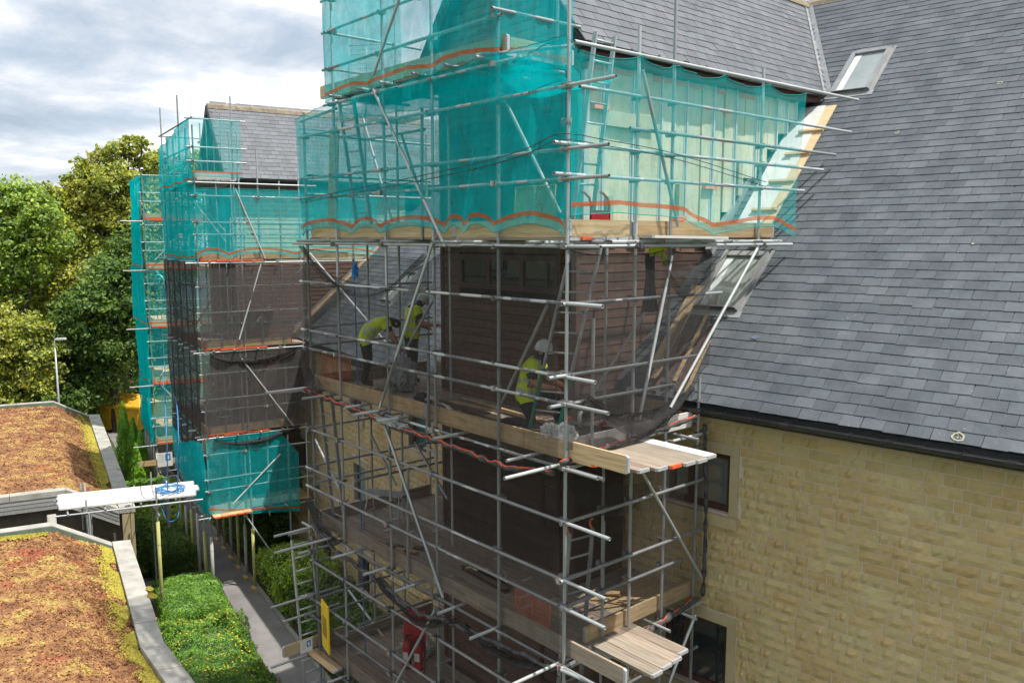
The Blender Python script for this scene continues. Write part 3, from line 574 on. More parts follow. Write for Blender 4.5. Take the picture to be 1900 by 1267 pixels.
# --- gable bay: brown cladding boards, cheeks
bay = MB()
bay.box(FM, TX0 + .03, TX1 - .03, TY + .03, 9.0, 0, TZE); bay.add([FM(TX0 + .03, TY + .03, TZE), FM(TX1 - .03, TY + .03, TZE), FM(TR, TY + .03, ZR - .1)], [(0, 1, 2)])
bayo = bay.build('bay_wall', 'dark_void', BLD)
BH = 0.148; z = 0.05; winband = (-4.62, -2.05, 10.10, 10.70)
def bd(fr, x0, x1, y, z, axis='x', parent=bayo):
    b = MB(); t = 0.022; jt = random.uniform(-.002, .002)
    if axis == 'x': b.hexa([fr(x0, y - t + jt, z), fr(x1, y - t + jt, z), fr(x1, y + .03, z), fr(x0, y + .03, z), fr(x0, y - t * .55 + jt, z + BH - .01), fr(x1, y - t * .55 + jt, z + BH - .01), fr(x1, y + .03, z + BH - .01), fr(x0, y + .03, z + BH - .01)])
    else: b.hexa([fr(y - .03, x0, z), fr(y + t + jt, x0, z), fr(y + t + jt, x1, z), fr(y - .03, x1, z), fr(y - .03, x0, z + BH - .01), fr(y + t * .55, x0, z + BH - .01), fr(y + t * .55, x1, z + BH - .01), fr(y - .03, x1, z + BH - .01)])
    return b.build('cladding_board', 'brown_clad', parent)
def roof_y(z, x=TX1): return max(3.05, 2.8 + (z - ZE) / TP)
zz = 2.6
while zz < 16.0:
    a, c = TX0, TX1
    if zz > TZE: a = max(a, TEX0 + (zz - TZE) / TSL + .05); c = min(c, TEX1 - (zz + BH - TZE) / TSL - .05)
    if c - a > 0.3:
        if winband[2] - BH < zz < winband[3]: bd(FM, a, winband[0], TY, zz); bd(FM, winband[1], c, TY, zz)
        else: bd(FM, a, c, TY, zz)
    if zz < 10.8: bd(FM, TY + .002, roof_y(zz), TX1, zz, 'y')
    zz += BH
cb = MB(); cb.box(FM, TX1 - .05, TX1 + .035, TY - .035, TY + .05, 2.6, 13.75); cb.box(FM, TX0 - .035, TX0 + .05, TY - .035, TY + .05, 2.6, 13.75); cb.build('corner_trim', 'brown_clad', BLD)
# far cheek facing away from the camera: plain joined boards
lb = MB(); zz = 2.6
while zz < 13.5: lb.box(FM, TX0 - .02, TX0 + .03, TY, 8.5, zz, zz + BH - .012); zz += BH
lb.build('cladding', 'brown_clad', BLD, kind='stuff')
w = window(FM, winband, BLD, y=TY - 0.03, mull=(-3.78, -2.9), surround=0, frame_w=0.09)
# window lower on the bay front
for hz in (5.95, 3.2):
    window(FM, (-2.4, -1.95, hz + .2, hz + 1.7), BLD, y=TY - 0.04, surround=0)
# bay roof
usT = V((-1, 0, TSL)).normalized(); exT = V((0, 1, 0)); nT = V((TSL, 0, 1)).normalized()
YV = TY - 0.25
P0T = V((TEX1, YV, TZE)); LT = math.hypot(TR - TEX1, ZR - TZE)
bt = MB()
yM0 = 2.8 + (TZE - ZE) / TP; yM1 = 2.8 + (ZR - ZE) / TP + .3
bt.add([P0T - nT * .02, V((TEX1, yM0 + .3, TZE)) - nT * .02, V((TR, yM1 + .4, ZR)) - nT * .02, V((TR, YV, ZR)) - nT * .02], [(0, 1, 2, 3)]); bt.add([V((TEX0, YV, TZE)), V((TR, YV, ZR - .02)), V((TR, yM1, ZR - .02)), V((TEX0, yM0, TZE))], [(0, 1, 2, 3)])
bt.box(FM, TEX0, TEX1, YV, 8, TZE - .03, TZE - .01)
roofT = bt.build('bay_roof', 'slate_old', BLD)
keepT = lambda q, x, s: q.z > main_z(q) - 0.03
MT = slates(FM, P0T, exT, usT, nT, 0.1, 10.5, LT - .05, keepT); join_slates('slates', MT, roofT, 'slate_old')
ridge(V((TR, YV, ZR + .03)), V((0, 1, 0)), yM1 - YV, parent=roofT)
# verge boards on the gable
vb = MB()
for e, s in ((TEX0, 1), (TEX1, -1)): vb.beam((e, YV - .02, TZE - .1), (TR, YV - .02, ZR - .1), 0.03, 0.24, up=V((0, 0, 1)))
vb.build('verge_board', 'fascia', BLD)
# valley lead
vl = MB(); A = on_plane(1506, 165, P0W, nW); vA = V((TEX1 - .02, 0, TZE + .03)); 
def valley_pt(x): z = tower_z(x); y = -0.3 + (z - ZE) / TP; t = (x - FW(0, y).x) / FW.ex.x; q = FW(t, y, z); return q
va, vc = valley_pt(TEX1 - .02), valley_pt(TR + .03)
dv = (vc - va).normalized(); sideW = FW.ex * 0.11; sideT = -usT * 0.0 + V((0, -0.14, 0)); up_ = V((0, 0, 0.045))
vl.add([va + sideW + up_, vc + sideW + up_, vc + up_ * .3, va + up_ * .3, va + sideT + up_, vc + sideT + up_], [(0, 1, 2, 3), (3, 2, 5, 4)]); vl.build('valley_lead', 'lead', BLD)
# bay gutter and dark soffit
FT = Frame(TEX1, 0, 90)
gb = empty('gutter', (0, 0, 0)); gb.parent = BLD; gb.location = -origin(BLD)
gutter(FT, YV, yM0 - .25, -0.05, TZE - 0.03, gb, 1.3)
sf = MB(); sf.box(FM, TEX1 - .06, TEX1 - .03, YV, yM0, TZE - .2, TZE - .01); sf.box(FM, TX1 - .02, TEX1 - .06, YV, yM0, TZE - .2, TZE - .18); sf.build('soffit', 'frame_brown', BLD)
# --- exposed insulation on the near cheek
ins = empty('insulated_cheek', (0, 0, 0)); ins.parent = BLD; ins.location = -origin(BLD)
y = TY + 0.12; k = 0; ZI0, ZI1 = 10.9, 13.64
while y < 7.9:
    wv = random.choice((0.27, 0.32, 0.36, 0.40)); z0 = max(ZI0, ZE + (y + wv - 2.75) * TP + .1)
    if z0 < ZI1 - .15:
        th = random.choice((0.05, 0.06, 0.085)); zt = ZI1 - random.choice((0, 0, 0.0, .02))
        cut = random.choice((None, None, None, None, 0.6))
        if cut and y > 3 and z0 < 12.6:
            zc = z0 + (zt - z0) * cut
            b = MB(); b.box(FM, TX1 - .03, TX1 + th, y, y + wv - .012, z0, zc - .01); b.build('insulation_slab', 'insul', ins); b = MB(); b.box(FM, TX1 - .03, TX1 + th + random.choice((-.02, .03)), y, y + wv - .012, zc, zt); b.build('insulation_slab', 'insul', ins)
        else:
            b = MB(); b.box(FM, TX1 - .03, TX1 + th, y, y + wv - .012, z0, zt); b.build('insulation_slab', 'insul', ins)
        if k % 2 == 0 or random.random() < .3:
            b = MB(); xs = TX1 + th + .002; b.box(FM, xs, xs + .03, y + wv - .06, y + wv - .02, z0, ZI1 + .02); b.box(FM, xs, xs + .006, y + wv - .10, y + wv + .02, z0, ZI1); b.build('metal_stud', 'stud', ins)
        if k % 5 == 1 and z0 < 12.3:
            b = MB(); b.box(FM, TX1 + th, TX1 + th + .09, y + .02, y + .15, z0 + .02, z0 + .5 + random.random() * .9); b.build('batten', 'batten', ins)
    y += wv; k += 1
for yy, z in ((2.05, 12.95), (4.9, 11.85), (4.05, 11.28)):
    b = MB(); b.box(FM, TX1 + .06, TX1 + .16, yy, yy + .34, z, z + .085); b.build('fire_stop', 'fire_strip', ins)
b = MB(); b.box(FM, TX1 + .05, TX1 + .075, TY + .1, 7.9, ZI1 - .1, ZI1 - .01); b.build('top_strip', 'fire_strip', ins)
b = MB(); b.box(FM, TX1 + .06, TX1 + .14, 2.35, 3.5, 12.72, 12.95); b.build('lintel_board', 'batten', ins)
b = MB(); b.box(FM, TX1 + .0, TX1 + .12, TY + .02, TY + .13, 10.9, 13.5); b.build('corner_post', 'stud', ins)
# --- strip of roof stripped beside the cheek: membrane, boards, upstand rail
def roof_box(x0, x1, s0, s1, h0, h1, m, nm, x0b=None, x1b=None, parent=BLD):
    x0b = x0 if x0b is None else x0b; x1b = x1 if x1b is None else x1b
    q = lambda x, s, h: P0W + FW.ex * x + usW * s + nW * h
    b = MB(); b.hexa([q(x0, s0, h0), q(x1, s0, h0), q(x1b, s1, h0), q(x0b, s1, h0), q(x0, s0, h1), q(x1, s0, h1), q(x1b, s1, h1), q(x0b, s1, h1)]); return b.build(nm, m, parent)
roof_box(-1.12, -0.62, 3.5, 7.5, 0.028, 0.040, 'membrane', 'roof_membrane', -1.30, -0.74)
roof_box(-0.61, -0.44, 3.4, 7.45, 0.028, 0.055, 'ply', 'edge_board', -0.72, -0.50)
roof_box(-0.80, -0.62, 5.6, 7.35, 0.042, 0.066, 'board_pale', 'edge_board', -0.86, -0.70)
for s in (4.3, 5.1, 5.9, 6.6): roof_box(-.95, -0.46, s, s + .06, 0.058, 0.11, 'board_new', 'roof_batten')
q = lambda x, s, h: P0W + FW.ex * x + usW * s + nW * h
b = MB(); b.beam(q(-1.30, 3.2, 0.09), q(-1.50, 7.0, 0.09), 0.10, 0.16, up=nW); b.build('upstand_rail', 'lead', BLD)
# lower strip below the deck: loose boards and battens lying on the slates
for x, s0, s1, w, m in ((-1.16, 0.5, 2.4, 0.24, 'ply'), (-1.02, 0.3, 1.75, 0.12, 'board_new'), (-0.72, 0.15, 1.7, 0.06, 'brown_clad'), (-0.60, 0.3, 1.75, 0.06, 'board_new'), (-0.46, 0.1, 1.5, 0.06, 'brown_clad'), (-0.84, 0.05, 1.3, 0.06, 'brown_clad'), (-0.30, 0.1, 1.2, 0.05, 'board_new'), (-0.38, 0.4, 1.6, 0.04, 'brown_clad')):
    roof_box(x, x + w, s0, s1, 0.03, 0.055, m, 'loose_batten', x - .1, x + w - .1)
# --- second bay (far), brown with slate roof
b2 = MB(); b2.box(F2, T2C0, T2C1, T2Y, 8.0, 2.0, T2ZE); b2.add([F2(T2C0, T2Y, T2ZE), F2(T2C1, T2Y, T2ZE), F2(T2R, T2Y, T2ZR - .1)], [(0, 1, 2)])
bay2 = b2.build('bay_wall', 'dark_void', BLD)
cl = MB(); zz = 2.1
while zz < T2ZE - .1:
    cl.hexa([F2(T2C1 - .02, T2Y, zz), F2(T2C1 + .025, T2Y, zz), F2(T2C1 + .025, 7.5, zz), F2(T2C1 - .02, 7.5, zz), F2(T2C1 - .02, T2Y, zz + BH - .012), F2(T2C1 + .012, T2Y, zz + BH - .012), F2(T2C1 + .012, 7.5, zz + BH - .012), F2(T2C1 - .02, 7.5, zz + BH - .012)])
    cl.m[-6:] = [1 if zz > 10.1 else 0] * 6
    cl.box(F2, T2C0, T2C1, T2Y - .025, T2Y + .01, zz, zz + BH - .012); zz += BH
cl.build('cladding', ['brown_clad', 'batten'], BLD, kind='stuff')
us2 = (F2.ex * -1 + ez * T2SL).normalized(); n2_ = F2.ey.cross(us2); P02 = F2(T2E1, T2Y - .25, T2ZE); L2 = math.hypot(T2E1 - T2R, T2ZR - T2ZE)
r2 = MB(); r2.add([F2(T2E1 - .02, T2Y - .25, T2ZE - .01), F2(T2E1 - .02, 9, T2ZE - .01), F2(T2R, 9, T2ZR - .03), F2(T2R, T2Y - .25, T2ZR - .03)], [(0, 1, 2, 3)]); r2.add([F2(T2E0, T2Y - .25, T2ZE), F2(T2R, T2Y - .25, T2ZR - .03), F2(T2R, 9, T2ZR - .03), F2(T2E0, 9, T2ZE)], [(0, 1, 2, 3)])
roof2 = r2.build('bay_roof', 'slate_old', BLD)
join_slates('slates', slates(F2, P02, F2.ey, us2, n2_, 0.1, 8.6, L2 - .05, lambda q, x, s: q.z > far_z(q) - .03), roof2, 'slate_old')
ridge(F2(T2R, T2Y - .25, T2ZR + .03), F2.ey, 8, parent=roof2)
sf = MB(); sf.box(F2, T2E1 - .05, T2E1 - .02, T2Y - .2, 7, T2ZE - .28, T2ZE - .02); sf.box(F2, T2C1, T2E1 - .05, T2Y - .2, 7, T2ZE - .28, T2ZE - .26); sf.build('soffit', 'frame_brown', BLD)
FT2 = Frame(F2(T2E1, 0).x, F2(T2E1, 0).y, 81); g2 = empty('gutter', (0, 0, 0)); g2.parent = BLD; g2.location = -origin(BLD); gutter(FT2, T2Y - .25, 6.5, -0.05, T2ZE - .03, g2, 2.0)
vb = MB(); vb.beam(F2(T2E1, T2Y - .27, T2ZE - .08), F2(T2R, T2Y - .27, T2ZR - .08), .03, .22); vb.beam(F2(T2E0, T2Y - .27, T2ZE - .08), F2(T2R, T2Y - .27, T2ZR - .08), .03, .22); vb.build('verge_board', 'fascia', BLD)
# cheek-foot boards on the far roof
uu = f2x; cx = (F2(T2C1, 0) - FL.o).dot(FL.ex)
b = MB(); b.beam(P0L + FL.ex * (cx + .35) + usL * .1 + nL * .05, P0L + FL.ex * (cx + .25) + usL * 4.5 + nL * .05, .16, .05, up=nL); b.build('edge_board', 'board_new', BLD)
b = MB(); b.beam(P0L + FL.ex * (cx + .12) + usL * .3 + nL * .06, P0L + FL.ex * (cx + .1) + usL * 4.8 + nL * .06, .05, .1, up=nL); b.build('upstand_rail', 'lead', BLD)
# ================================================================= main scaffold
S1 = Scaf(FM, 'scaffold', 'nearest tube scaffold with four boarded decks wrapped round the brown bay')
XS = [-6.92, -5.8, -4.2, -2.85, -1.33, 0.0]
DZ = [2.75, 5.45, 8.16, 11.0]; DT = 13.45
tops = {-6.92: 13.28, -5.8: 16.2, -4.2: 16.6, -2.85: 16.8, -1.33: 17.0, 0.0: 17.0}
jx = lambda a=0.012: random.uniform(-a, a)
for x in XS: S1.tube((x + jx(), 0, 0.02), (x + jx(), 0, tops[x]), 'standard')
for x in (-6.92, -5.8, -4.2, -2.85): S1.tube((x + jx(), 1.3, 0.02), (x + jx(), 1.3, {-6.92: 13.2, -5.8: 15.8}.get(x, 13.38)), 'standard')
for y, zt in ((1.3, 13.75), (2.05, 17), (2.82, 8.9)): S1.tube((jx(), y, 0.02), (jx(), y, zt), 'standard')
S1.tube((0, 4.27, 10.7), (jx(), 4.27, 13.6), 'standard')
S1.tube((-1.16, 2.0, 2.8), (-1.16, 2.0, 10.85), 'standard')
for y in (2.75,): S1.tube((-6.92, y, 0.02), (-6.92, y, 13.1), 'standard'); S1.tube((-5.2, y, 0.02), (-5.2, y, 7.0), 'standard')
# puncheons
for px, y0, y1, Y in ((795, 640, 800, 0.0), (757, 870, 1090, 0.0), (783, 200, 445, 0.03)):
    a, c = at(px, y1, Y=Y), at(px, y0, Y=Y); S1.tube(a, c, 'puncheon', world=True)
for yy, z0, z1 in ((0.5, 8.2, 9.95), (0.75, 5.5, 7.15), (0.75, 2.8, 4.5)): S1.tube((0, yy, z0), (0, yy, z1), 'puncheon')
# rails on the front face
FR = {2.75: (3.48, 3.85, 4.65), 5.45: (6.16, 6.53, 7.32), 8.16: (8.9, 9.25, 10.17), 11.0: (11.72, 12.075, 12.84)}
for D, zs in FR.items():
    for k, z in enumerate(zs):
        xe = (0.55 + random.random() * .3) if not (D == 8.16 and k == 1) else 0.56
        S1.tube((-7.05 - random.random() * .12, -0.048, z), (xe if D > 3 else .3, -0.048, z + jx()), 'ledger')
        for x in XS: S1.coup((x, -0.012, z))
    S1.tube((-7.4, -0.048, D - .115), (0.62, -0.048, D - .115), 'ledger')
    for x in XS: S1.coup((x, -0.012, D - .115))
for z in (13.9, 14.52, 15.05, 13.30):
    S1.tube((-6.05, -0.048, z), (-1.2 if z != 13.30 else -0.9, -0.048, z), 'ledger')
    for x in XS[1:-1]: S1.coup((x, -0.012, z))
S1.tube((-6.95, -.048, 13.12), (-5.6, -.048, 13.2), 'ledger')
# right face rails (run into the building)
RF = [(12.845, 7.0), (12.42, 6.5), (12.14, 6.1), (11.77, 5.5)]
for z, ye in RF:
    S1.tube((0.048, -0.28 if z < 12.3 and z != 12.42 else .15 if z > 12.8 else 1.1, z), (0.048, ye, z), 'ledger')
    for y in (0, 1.3, 2.05, 4.27): S1.coup((0.012, y, z), 1.57 + jx(.3))
S1.tube((0.05, 0.05, 13.36), (0.05, 7.2, 13.42), 'ledger', 'steel_bright')
for z, ye in ((10.17, 3.25), (9.26, 2.75), (8.89, 2.15), (7.32, 3.0), (6.54, 2.95), (6.17, 2.45), (4.62, 2.9), (3.85, 2.9), (3.45, 2.9)):
    S1.tube((0.048, -0.35 if z in (9.26, 8.89) else -.12, z), (0.048, ye, z), 'ledger')
    for y in (0, 0.5 if 8 < z < 10 else 0.75, 1.3, 2.05): S1.coup((0.012, y, z), 1.57 + jx(.3))
for D in (2.75, 5.45, 8.16): S1.tube((0.048, -.1, D - .115), (0.048, 3.0, D - .115), 'ledger'); [S1.coup((0.012, y, D - .115)) for y in (0, 1.3, 2.05, 2.82)]
S1.tube((0.048, -.1, 10.885), (0.048, 5.2, 10.885), 'ledger'); S1.tube((.02, .8, 10.94), (.02, 4.9, 10.94), 'ledger', 'steel_bright')
for y in (0, 1.3, 2.05, 4.27): S1.coup((0.012, y, 10.885))
# transoms under each deck, poking out to the front
def tran(x, D, y0, y1, m=None): S1.tube((x, y0, D - .065), (x, y1, D - .065), 'transom', m)
for x in (-6.6, -6.2, -5.5, -5.1, -4.6, -3.9, -3.5, -2.5, -2.2, -1.7, -0.5, -0.1): tran(x, 11.0, -.22 - random.random() * .15, 1.45, 'steel_bright')
for x in (-7.0, -6.2, -5.0, -4.4, -3.7, -2.2, -0.6): tran(x, 8.16, -.35 - random.random() * .25, 2.8 if x < -5 else 1.45, 'steel_bright' if x > -5.8 else None)
tran(-0.06, 8.14, -0.98, 1.4, 'steel_bright'); tran(-6.98, 8.2, -0.9, 2.9, 'steel_bright')
for x, y0 in ((-6.98, -.85), (-6.2, -1.2), (-5.3, -.55), (-4.3, -.5), (-3.4, -.45), (-2.3, -.4), (-1.36, -.52), (-0.05, -.97)): tran(x, 5.42, y0, 2.8 if x < -5 else 1.45, 'steel_bright')
for x in (-6.95, -5.9, -4.6, -3.2, -1.9, -.6): tran(x, 2.75, -.4, 2.8 if x < -5 else 1.45, 'steel_bright')
for x in (-5.5, -4.6, -3.9, -3.0, -2.2, -1.5): tran(x, DT, -.25, 1.4)
for y in (0.5, 1.1, 1.7, 2.5, 3.3, 4.1): S1.tube((-1.25, y, 10.935), (.18, y, 10.935), 'transom')
for D in (8.16, 5.45, 2.75):
    for y in (0.55, 1.15, 1.75, 2.35): S1.tube((-1.25, y, D - .065), (.35 + random.random() * .15, y, D - .065), 'transom')
S1.tube((.05, -.1, 5.32), (.75, .0, 5.32), 'transom'); S1.tube((-.2, 0.02, 8.03), (.66, 0.02, 8.03), 'transom')
# inner and end ledgers
for D in DZ:
    for dz in (-.115, .8, 1.15, 1.9): S1.tube((-6.92, 0.0, D + dz), (-6.92, 2.85, D + dz), 'ledger'); 
    for dz in (-.115, 1.9): S1.tube((-7.1, 1.34, D + dz), (-4.95, 1.34, D + dz), 'ledger')
    if D < 8: S1.tube((-7.1, 2.72, D + 1.0), (-5.0, 2.72, D + 1.0), 'ledger'); S1.tube((-5.2, -.1, D + 1.25), (-5.2, 2.8, D + 1.25), 'ledger')
    for dz in (-.115,): S1.tube((-5.0, 1.34, D + dz), (-1.2, 1.34, D + dz), 'ledger')
for z in (13.9, 14.5, 15.4): S1.tube((-5.85, -.1, z), (-5.85, 1.9, z), 'ledger'); S1.tube((-6.0, 1.3, z - .05), (-4.5, 1.3, z - .05), 'ledger')
for z in (13.98, 14.5): S1.tube((-1.28, -.15, z), (-1.28, 1.5, z + .02), 'ledger')
S1.tube((-1.28, 1.05, 13.5), (-1.28, 1.05, 16.2), 'standard')
# two long tubes at the front head of the bay roof
S1.tube(at(885, 103, Y=-.1), at(1065, 85, Y=.35), 'ledger', world=True)
# braces
def brace(p0, p1, Y=None, X=None, m=None):
    k = dict(Y=Y) if Y is not None else dict(X=X); S1.tube(at(*p0, **k), at(*p1, **k), 'brace', m, world=True)
brace((693, 167), (826, 458), Y=-.10, m='steel_bright'); brace((747, -20), (693, 140), Y=-.10); brace((925, 162), (1040, 396), Y=0.35, m='steel_bright')
brace((672, 215), (728, 412), Y=1.36); brace((745, 250), (800, 420), Y=1.36)
brace((806, 440), (705, 756), Y=-.10); brace((806, 553), (735, 682), Y=1.2); brace((1016, 566), (926, 758), Y=.55, m='steel_bright')
brace((709, 775), (822, 1108), Y=-.10); brace((770, 820), (830, 925), Y=1.2); brace((808, 1130), (728, 1280), Y=-.10); brace((690, 810), (735, 900), Y=1.25)
brace((1192, 130), (1258, 420), X=.10); brace((1247, 474), (1186, 778), X=.10, m='steel_bright'); brace((1407, 458), (1244, 756), X=.12, m='steel_bright')
brace((1184, 862), (1304, 1075), X=.10); brace((1290, 1140), (1232, 1290), X=.10); brace((1212, 556), (1075, 770), X=-.9, m='steel_bright')
brace((585, 815), (655, 960), Y=1.3); brace((640, 1085), (800, 1300), Y=1.34)
brace((575, 470), (720, 640), Y=2.6)
# decks
def deck_front(D, x0, x1, ys, m='board_old', seed=0, ext=None):
    for i, y in enumerate(ys):
        x = x1 if ext is None else ext[i]; cuts = [x]; c = x - random.uniform(2.2, 3.8)
        while c > x0 + .5: cuts.append(c); c -= 3.9
        cuts.append(x0)
        for a, b in zip(cuts, cuts[1:]): S1.board((b + .004, y, D + random.uniform(-.003, .004)), (a - .004, y, D + random.uniform(-.003, .004)), m if random.random() < .94 else 'board_new', 'band_grey' if random.random() < .9 else 'band_orange', tilt=random.gauss(0, .004))
YB = [0.17, 0.40, 0.63, 0.86, 1.09, 1.32]
for D_ in (11.0, 8.16, 5.45, 2.75): S1.board((-5.0, 1.56, D_), (-3.2, 1.56, D_)); S1.board((-3.19, 1.56, D_ + .003), (-1.3, 1.56, D_ + .003))
deck_front(11.0, -6.95, -0.02, YB); deck_front(8.16, -6.95, .95, YB, ext=[.45, 1.0, 1.1, 1.14, 1.18, 1.2]); deck_front(5.45, -6.95, .95, YB, ext=[0.0, .05, 1.10, 1.07, 1.05, .98]); deck_front(2.75, -6.95, .3, YB)
S1.board((0.0, 1.55, 8.165), (1.17, 1.55, 8.165), 'board_pale')
deck_front(DT, -5.95, -1.25, YB[:5])
for D in (8.16, 5.45, 2.75):
    deck_front(D, -6.95, -4.98, [1.55, 1.78, 2.01, 2.24, 2.47, 2.70])
    for i, x in enumerate((-1.38, -1.15, -.92, -.69, -.46, -.23)): S1.board((x, 1.44 if i > 0 else 1.7, D + random.uniform(0, .004)), (x, 3.0, D), random.choice(('board_old', 'board_old', 'board_new')))
for x in (-.46, -.23): S1.board((x, 1.44, 11.0), (x, 4.75, 11.0), 'board_old')
S1.board((.16, 1.35, 11.03), (.16, 3.1, 11.01), 'board_pale')
# toe boards
TY_ = -0.0
def toe_run(D, x0, x1, y=0.052, m='board_new', cuts=()):
    xs = [x0] + list(cuts) + [x1]
    for a, b in zip(xs, xs[1:]): S1.toe((a, y, D), (b, y, D), m if not isinstance(m, list) else random.choice(m))
toe_run(11.0, -6.85, 0.0, cuts=(-2.4,)); toe_run(8.16, -6.85, 1.02, cuts=(-3.2, -.02)); toe_run(5.45, -6.85, 1.04, m=['board_old', 'board_old'], cuts=(-3.0, -.02)); toe_run(2.75, -6.85, .3, m='board_old', cuts=(-3.1,)); toe_run(DT, -6.35, -1.2, cuts=(-2.7,))
for D, y1 in ((11.0, 1.28), (5.45, 0)): 
    if y1: S1.toe((-.05, .08, D), (-.05, y1, D))
S1.toe((-.05, 1.32, 11.0), (-.05, 4.8, 11.0)); S1.toe((-.05, .1, 8.16), (-.05, 1.9, 8.16), 'board_pale'); S1.toe((-.05, 1.92, 8.16), (-.05, 2.75, 8.16), 'board_pale'); S1.toe((-.05, .45, 5.45), (-.05, 2.9, 5.45)); S1.toe((-1.3, .08, DT), (-1.3, 1.4, DT))
for D in (8.16, 5.45, 2.75): S1.toe((-6.9, .08, D), (-6.9, 2.75, D), 'board_old'); S1.toe((-6.85, 2.83, D), (-5.0, 2.83, D), 'board_old')
LX = -6.98
q0, q1 = at(525, 1203, X=LX), at(640, 1160, X=LX); S1.board((LX, q0.y, 2.98), (LX, q1.y, 2.98), 'board_new', flat=False, name='toe_board'); S1.board((-7.05, -.1, 2.80), (-6.0, -.1, 2.80), 'board_new')
for a_, c_ in (((535, 992), (640, 962)), ((553, 1027), (640, 1004)), ((502, 1127), (630, 1085)), ((525, 1153), (630, 1117)), ((503, 1238), (640, 1190))):
    t_ = at(*a_, X=LX - .06); e_ = at(*c_, X=LX - .06); S1.tube(t_, V((t_.x, e_.y, t_.z)), 'transom', 'steel_bright', world=True); S1.coup((LX - .03, at(575, c_[1], X=LX).y, t_.z))
# ================================================================= second scaffold
S2 = Scaf(F2, 'scaffold', 'second tube scaffold further along, standing on sleeved posts over the path')
D2 = [2.65, 5.1, 7.7, 10.35]; D2T = 12.68
X2 = [0, -1.0, -2.0, -3.0, -4.0, -5.0]; Y2 = [.59, 1.1, 1.8, 2.45, 3.05]
for i, x in enumerate(X2):
    S2.tube((x, 0, .05), (x, 0, 15.3 if i in (2, 5) else 14.2), 'standard'); S2.tube((x, 1.25, .05), (x, 1.25, 14.2 if x > -2 else 14.9), 'standard')
for y in Y2: S2.tube((0, y, 2.3 if y < 2 else 0.3), (0, y, {1.1: 16.0 - .9, 1.8: 13.6, 3.05: 13.0}.get(y, 12.7)), 'standard')
for D in D2:
    for dz in (-.1, .73, 1.08, 1.85):
        e = 3.1 + random.random() * .5 if D < 10 else 5.2
        S2.tube((.04, -.12 - (random.random() * .4 if dz < 0 else 0), D + dz), (.04, e, D + dz), 'ledger', 'steel_bright' if D > 10 or random.random() < .4 else None); S2.tube((-5.15, -.045, D + dz), (.2, -.045, D + dz), 'ledger')
        for y in (0, 1.1, 1.8): S2.coup((.01, y, D + dz))
    for x in X2: S2.tube((x - .15, -.3, D - .06), (x - .15, 1.4, D - .06), 'transom', 'steel_bright' if random.random() < .4 else None)
    for y in (.3, .9, 1.6, 2.3): S2.tube((-1.3, y, D - .06), (.25, y, D - .06), 'transom')
    for y in (.15, .38, .61, .84, 1.07): S2.board((-5.1, y, D), (-1.9, y, D)); S2.board((-1.89, y, D), (.05 if D > 3 else .38, y, D), 'board_old' if D > 3 else 'board_new', 'band_orange')
    for x in (-.2, -.43, -.66, -.89, -1.12): S2.board((x, 1.2, D), (x, 3.2, D), 'board_new' if D < 3 else 'board_old', 'band_orange')
    S2.toe((-.03, .1, D), (-.03, 1.05 if D > 10 else 2.7, D), 'board_new' if D > 3 else 'board_pale', 'band_orange'); S2.toe((-5.0, .03, D), (-2.0, .03, D), 'board_new', 'band_orange'); S2.toe((-1.98, .03, D), (0, .03, D), 'board_new', 'band_orange')
    if D > 10: S2.toe((-.03, 1.1, D), (-.03, 4.6, D), 'board_new', 'band_orange')
    b = MB(); b.box(F2, .06, .075, .5, 1.9, D - .05, D - .01); b.build('edge_strip', 'band_orange', S2.root)
for dz in (-.1, .5, .9, 1.7):
    S2.tube((.04, -.2, D2T + dz), (.04, 1.5 if dz > 0 else 3.6, D2T + dz), 'ledger', 'steel_bright'); S2.tube((-5.15, -.045, D2T + dz), (.2, -.045, D2T + dz), 'ledger'); S2.tube((-5.0, -.1, D2T + dz), (-5.0, 1.5, D2T + dz), 'ledger')
for y in (.15, .38, .61, .84, 1.07): S2.board((-5.1, y, D2T), (-1.9, y, D2T)); S2.board((-1.89, y, D2T), (.05, y, D2T))
S2.toe((-.03, .05, D2T), (-.03, 1.3, D2T), 'board_pale'); S2.toe((-5.0, .03, D2T), (-.02, .03, D2T), 'board_new')
def br2(p0, p1, x=.09): a, b = F2.plane_x(*p0, x), F2.plane_x(*p1, x); S2.tube(tuple(a), tuple(b), 'brace', 'steel_bright')
br2((436, 350), (492, 480)); br2((360, 375), (420, 450), .05); br2((484, 490), (444, 630)); br2((566, 490), (465, 610), -.6); br2((448, 665), (545, 790)); br2((520, 842), (432, 935)); br2((455, 955), (512, 1035)); br2((428, 500), (365, 600), -.9); br2((372, 380), (418, 430), -.9)
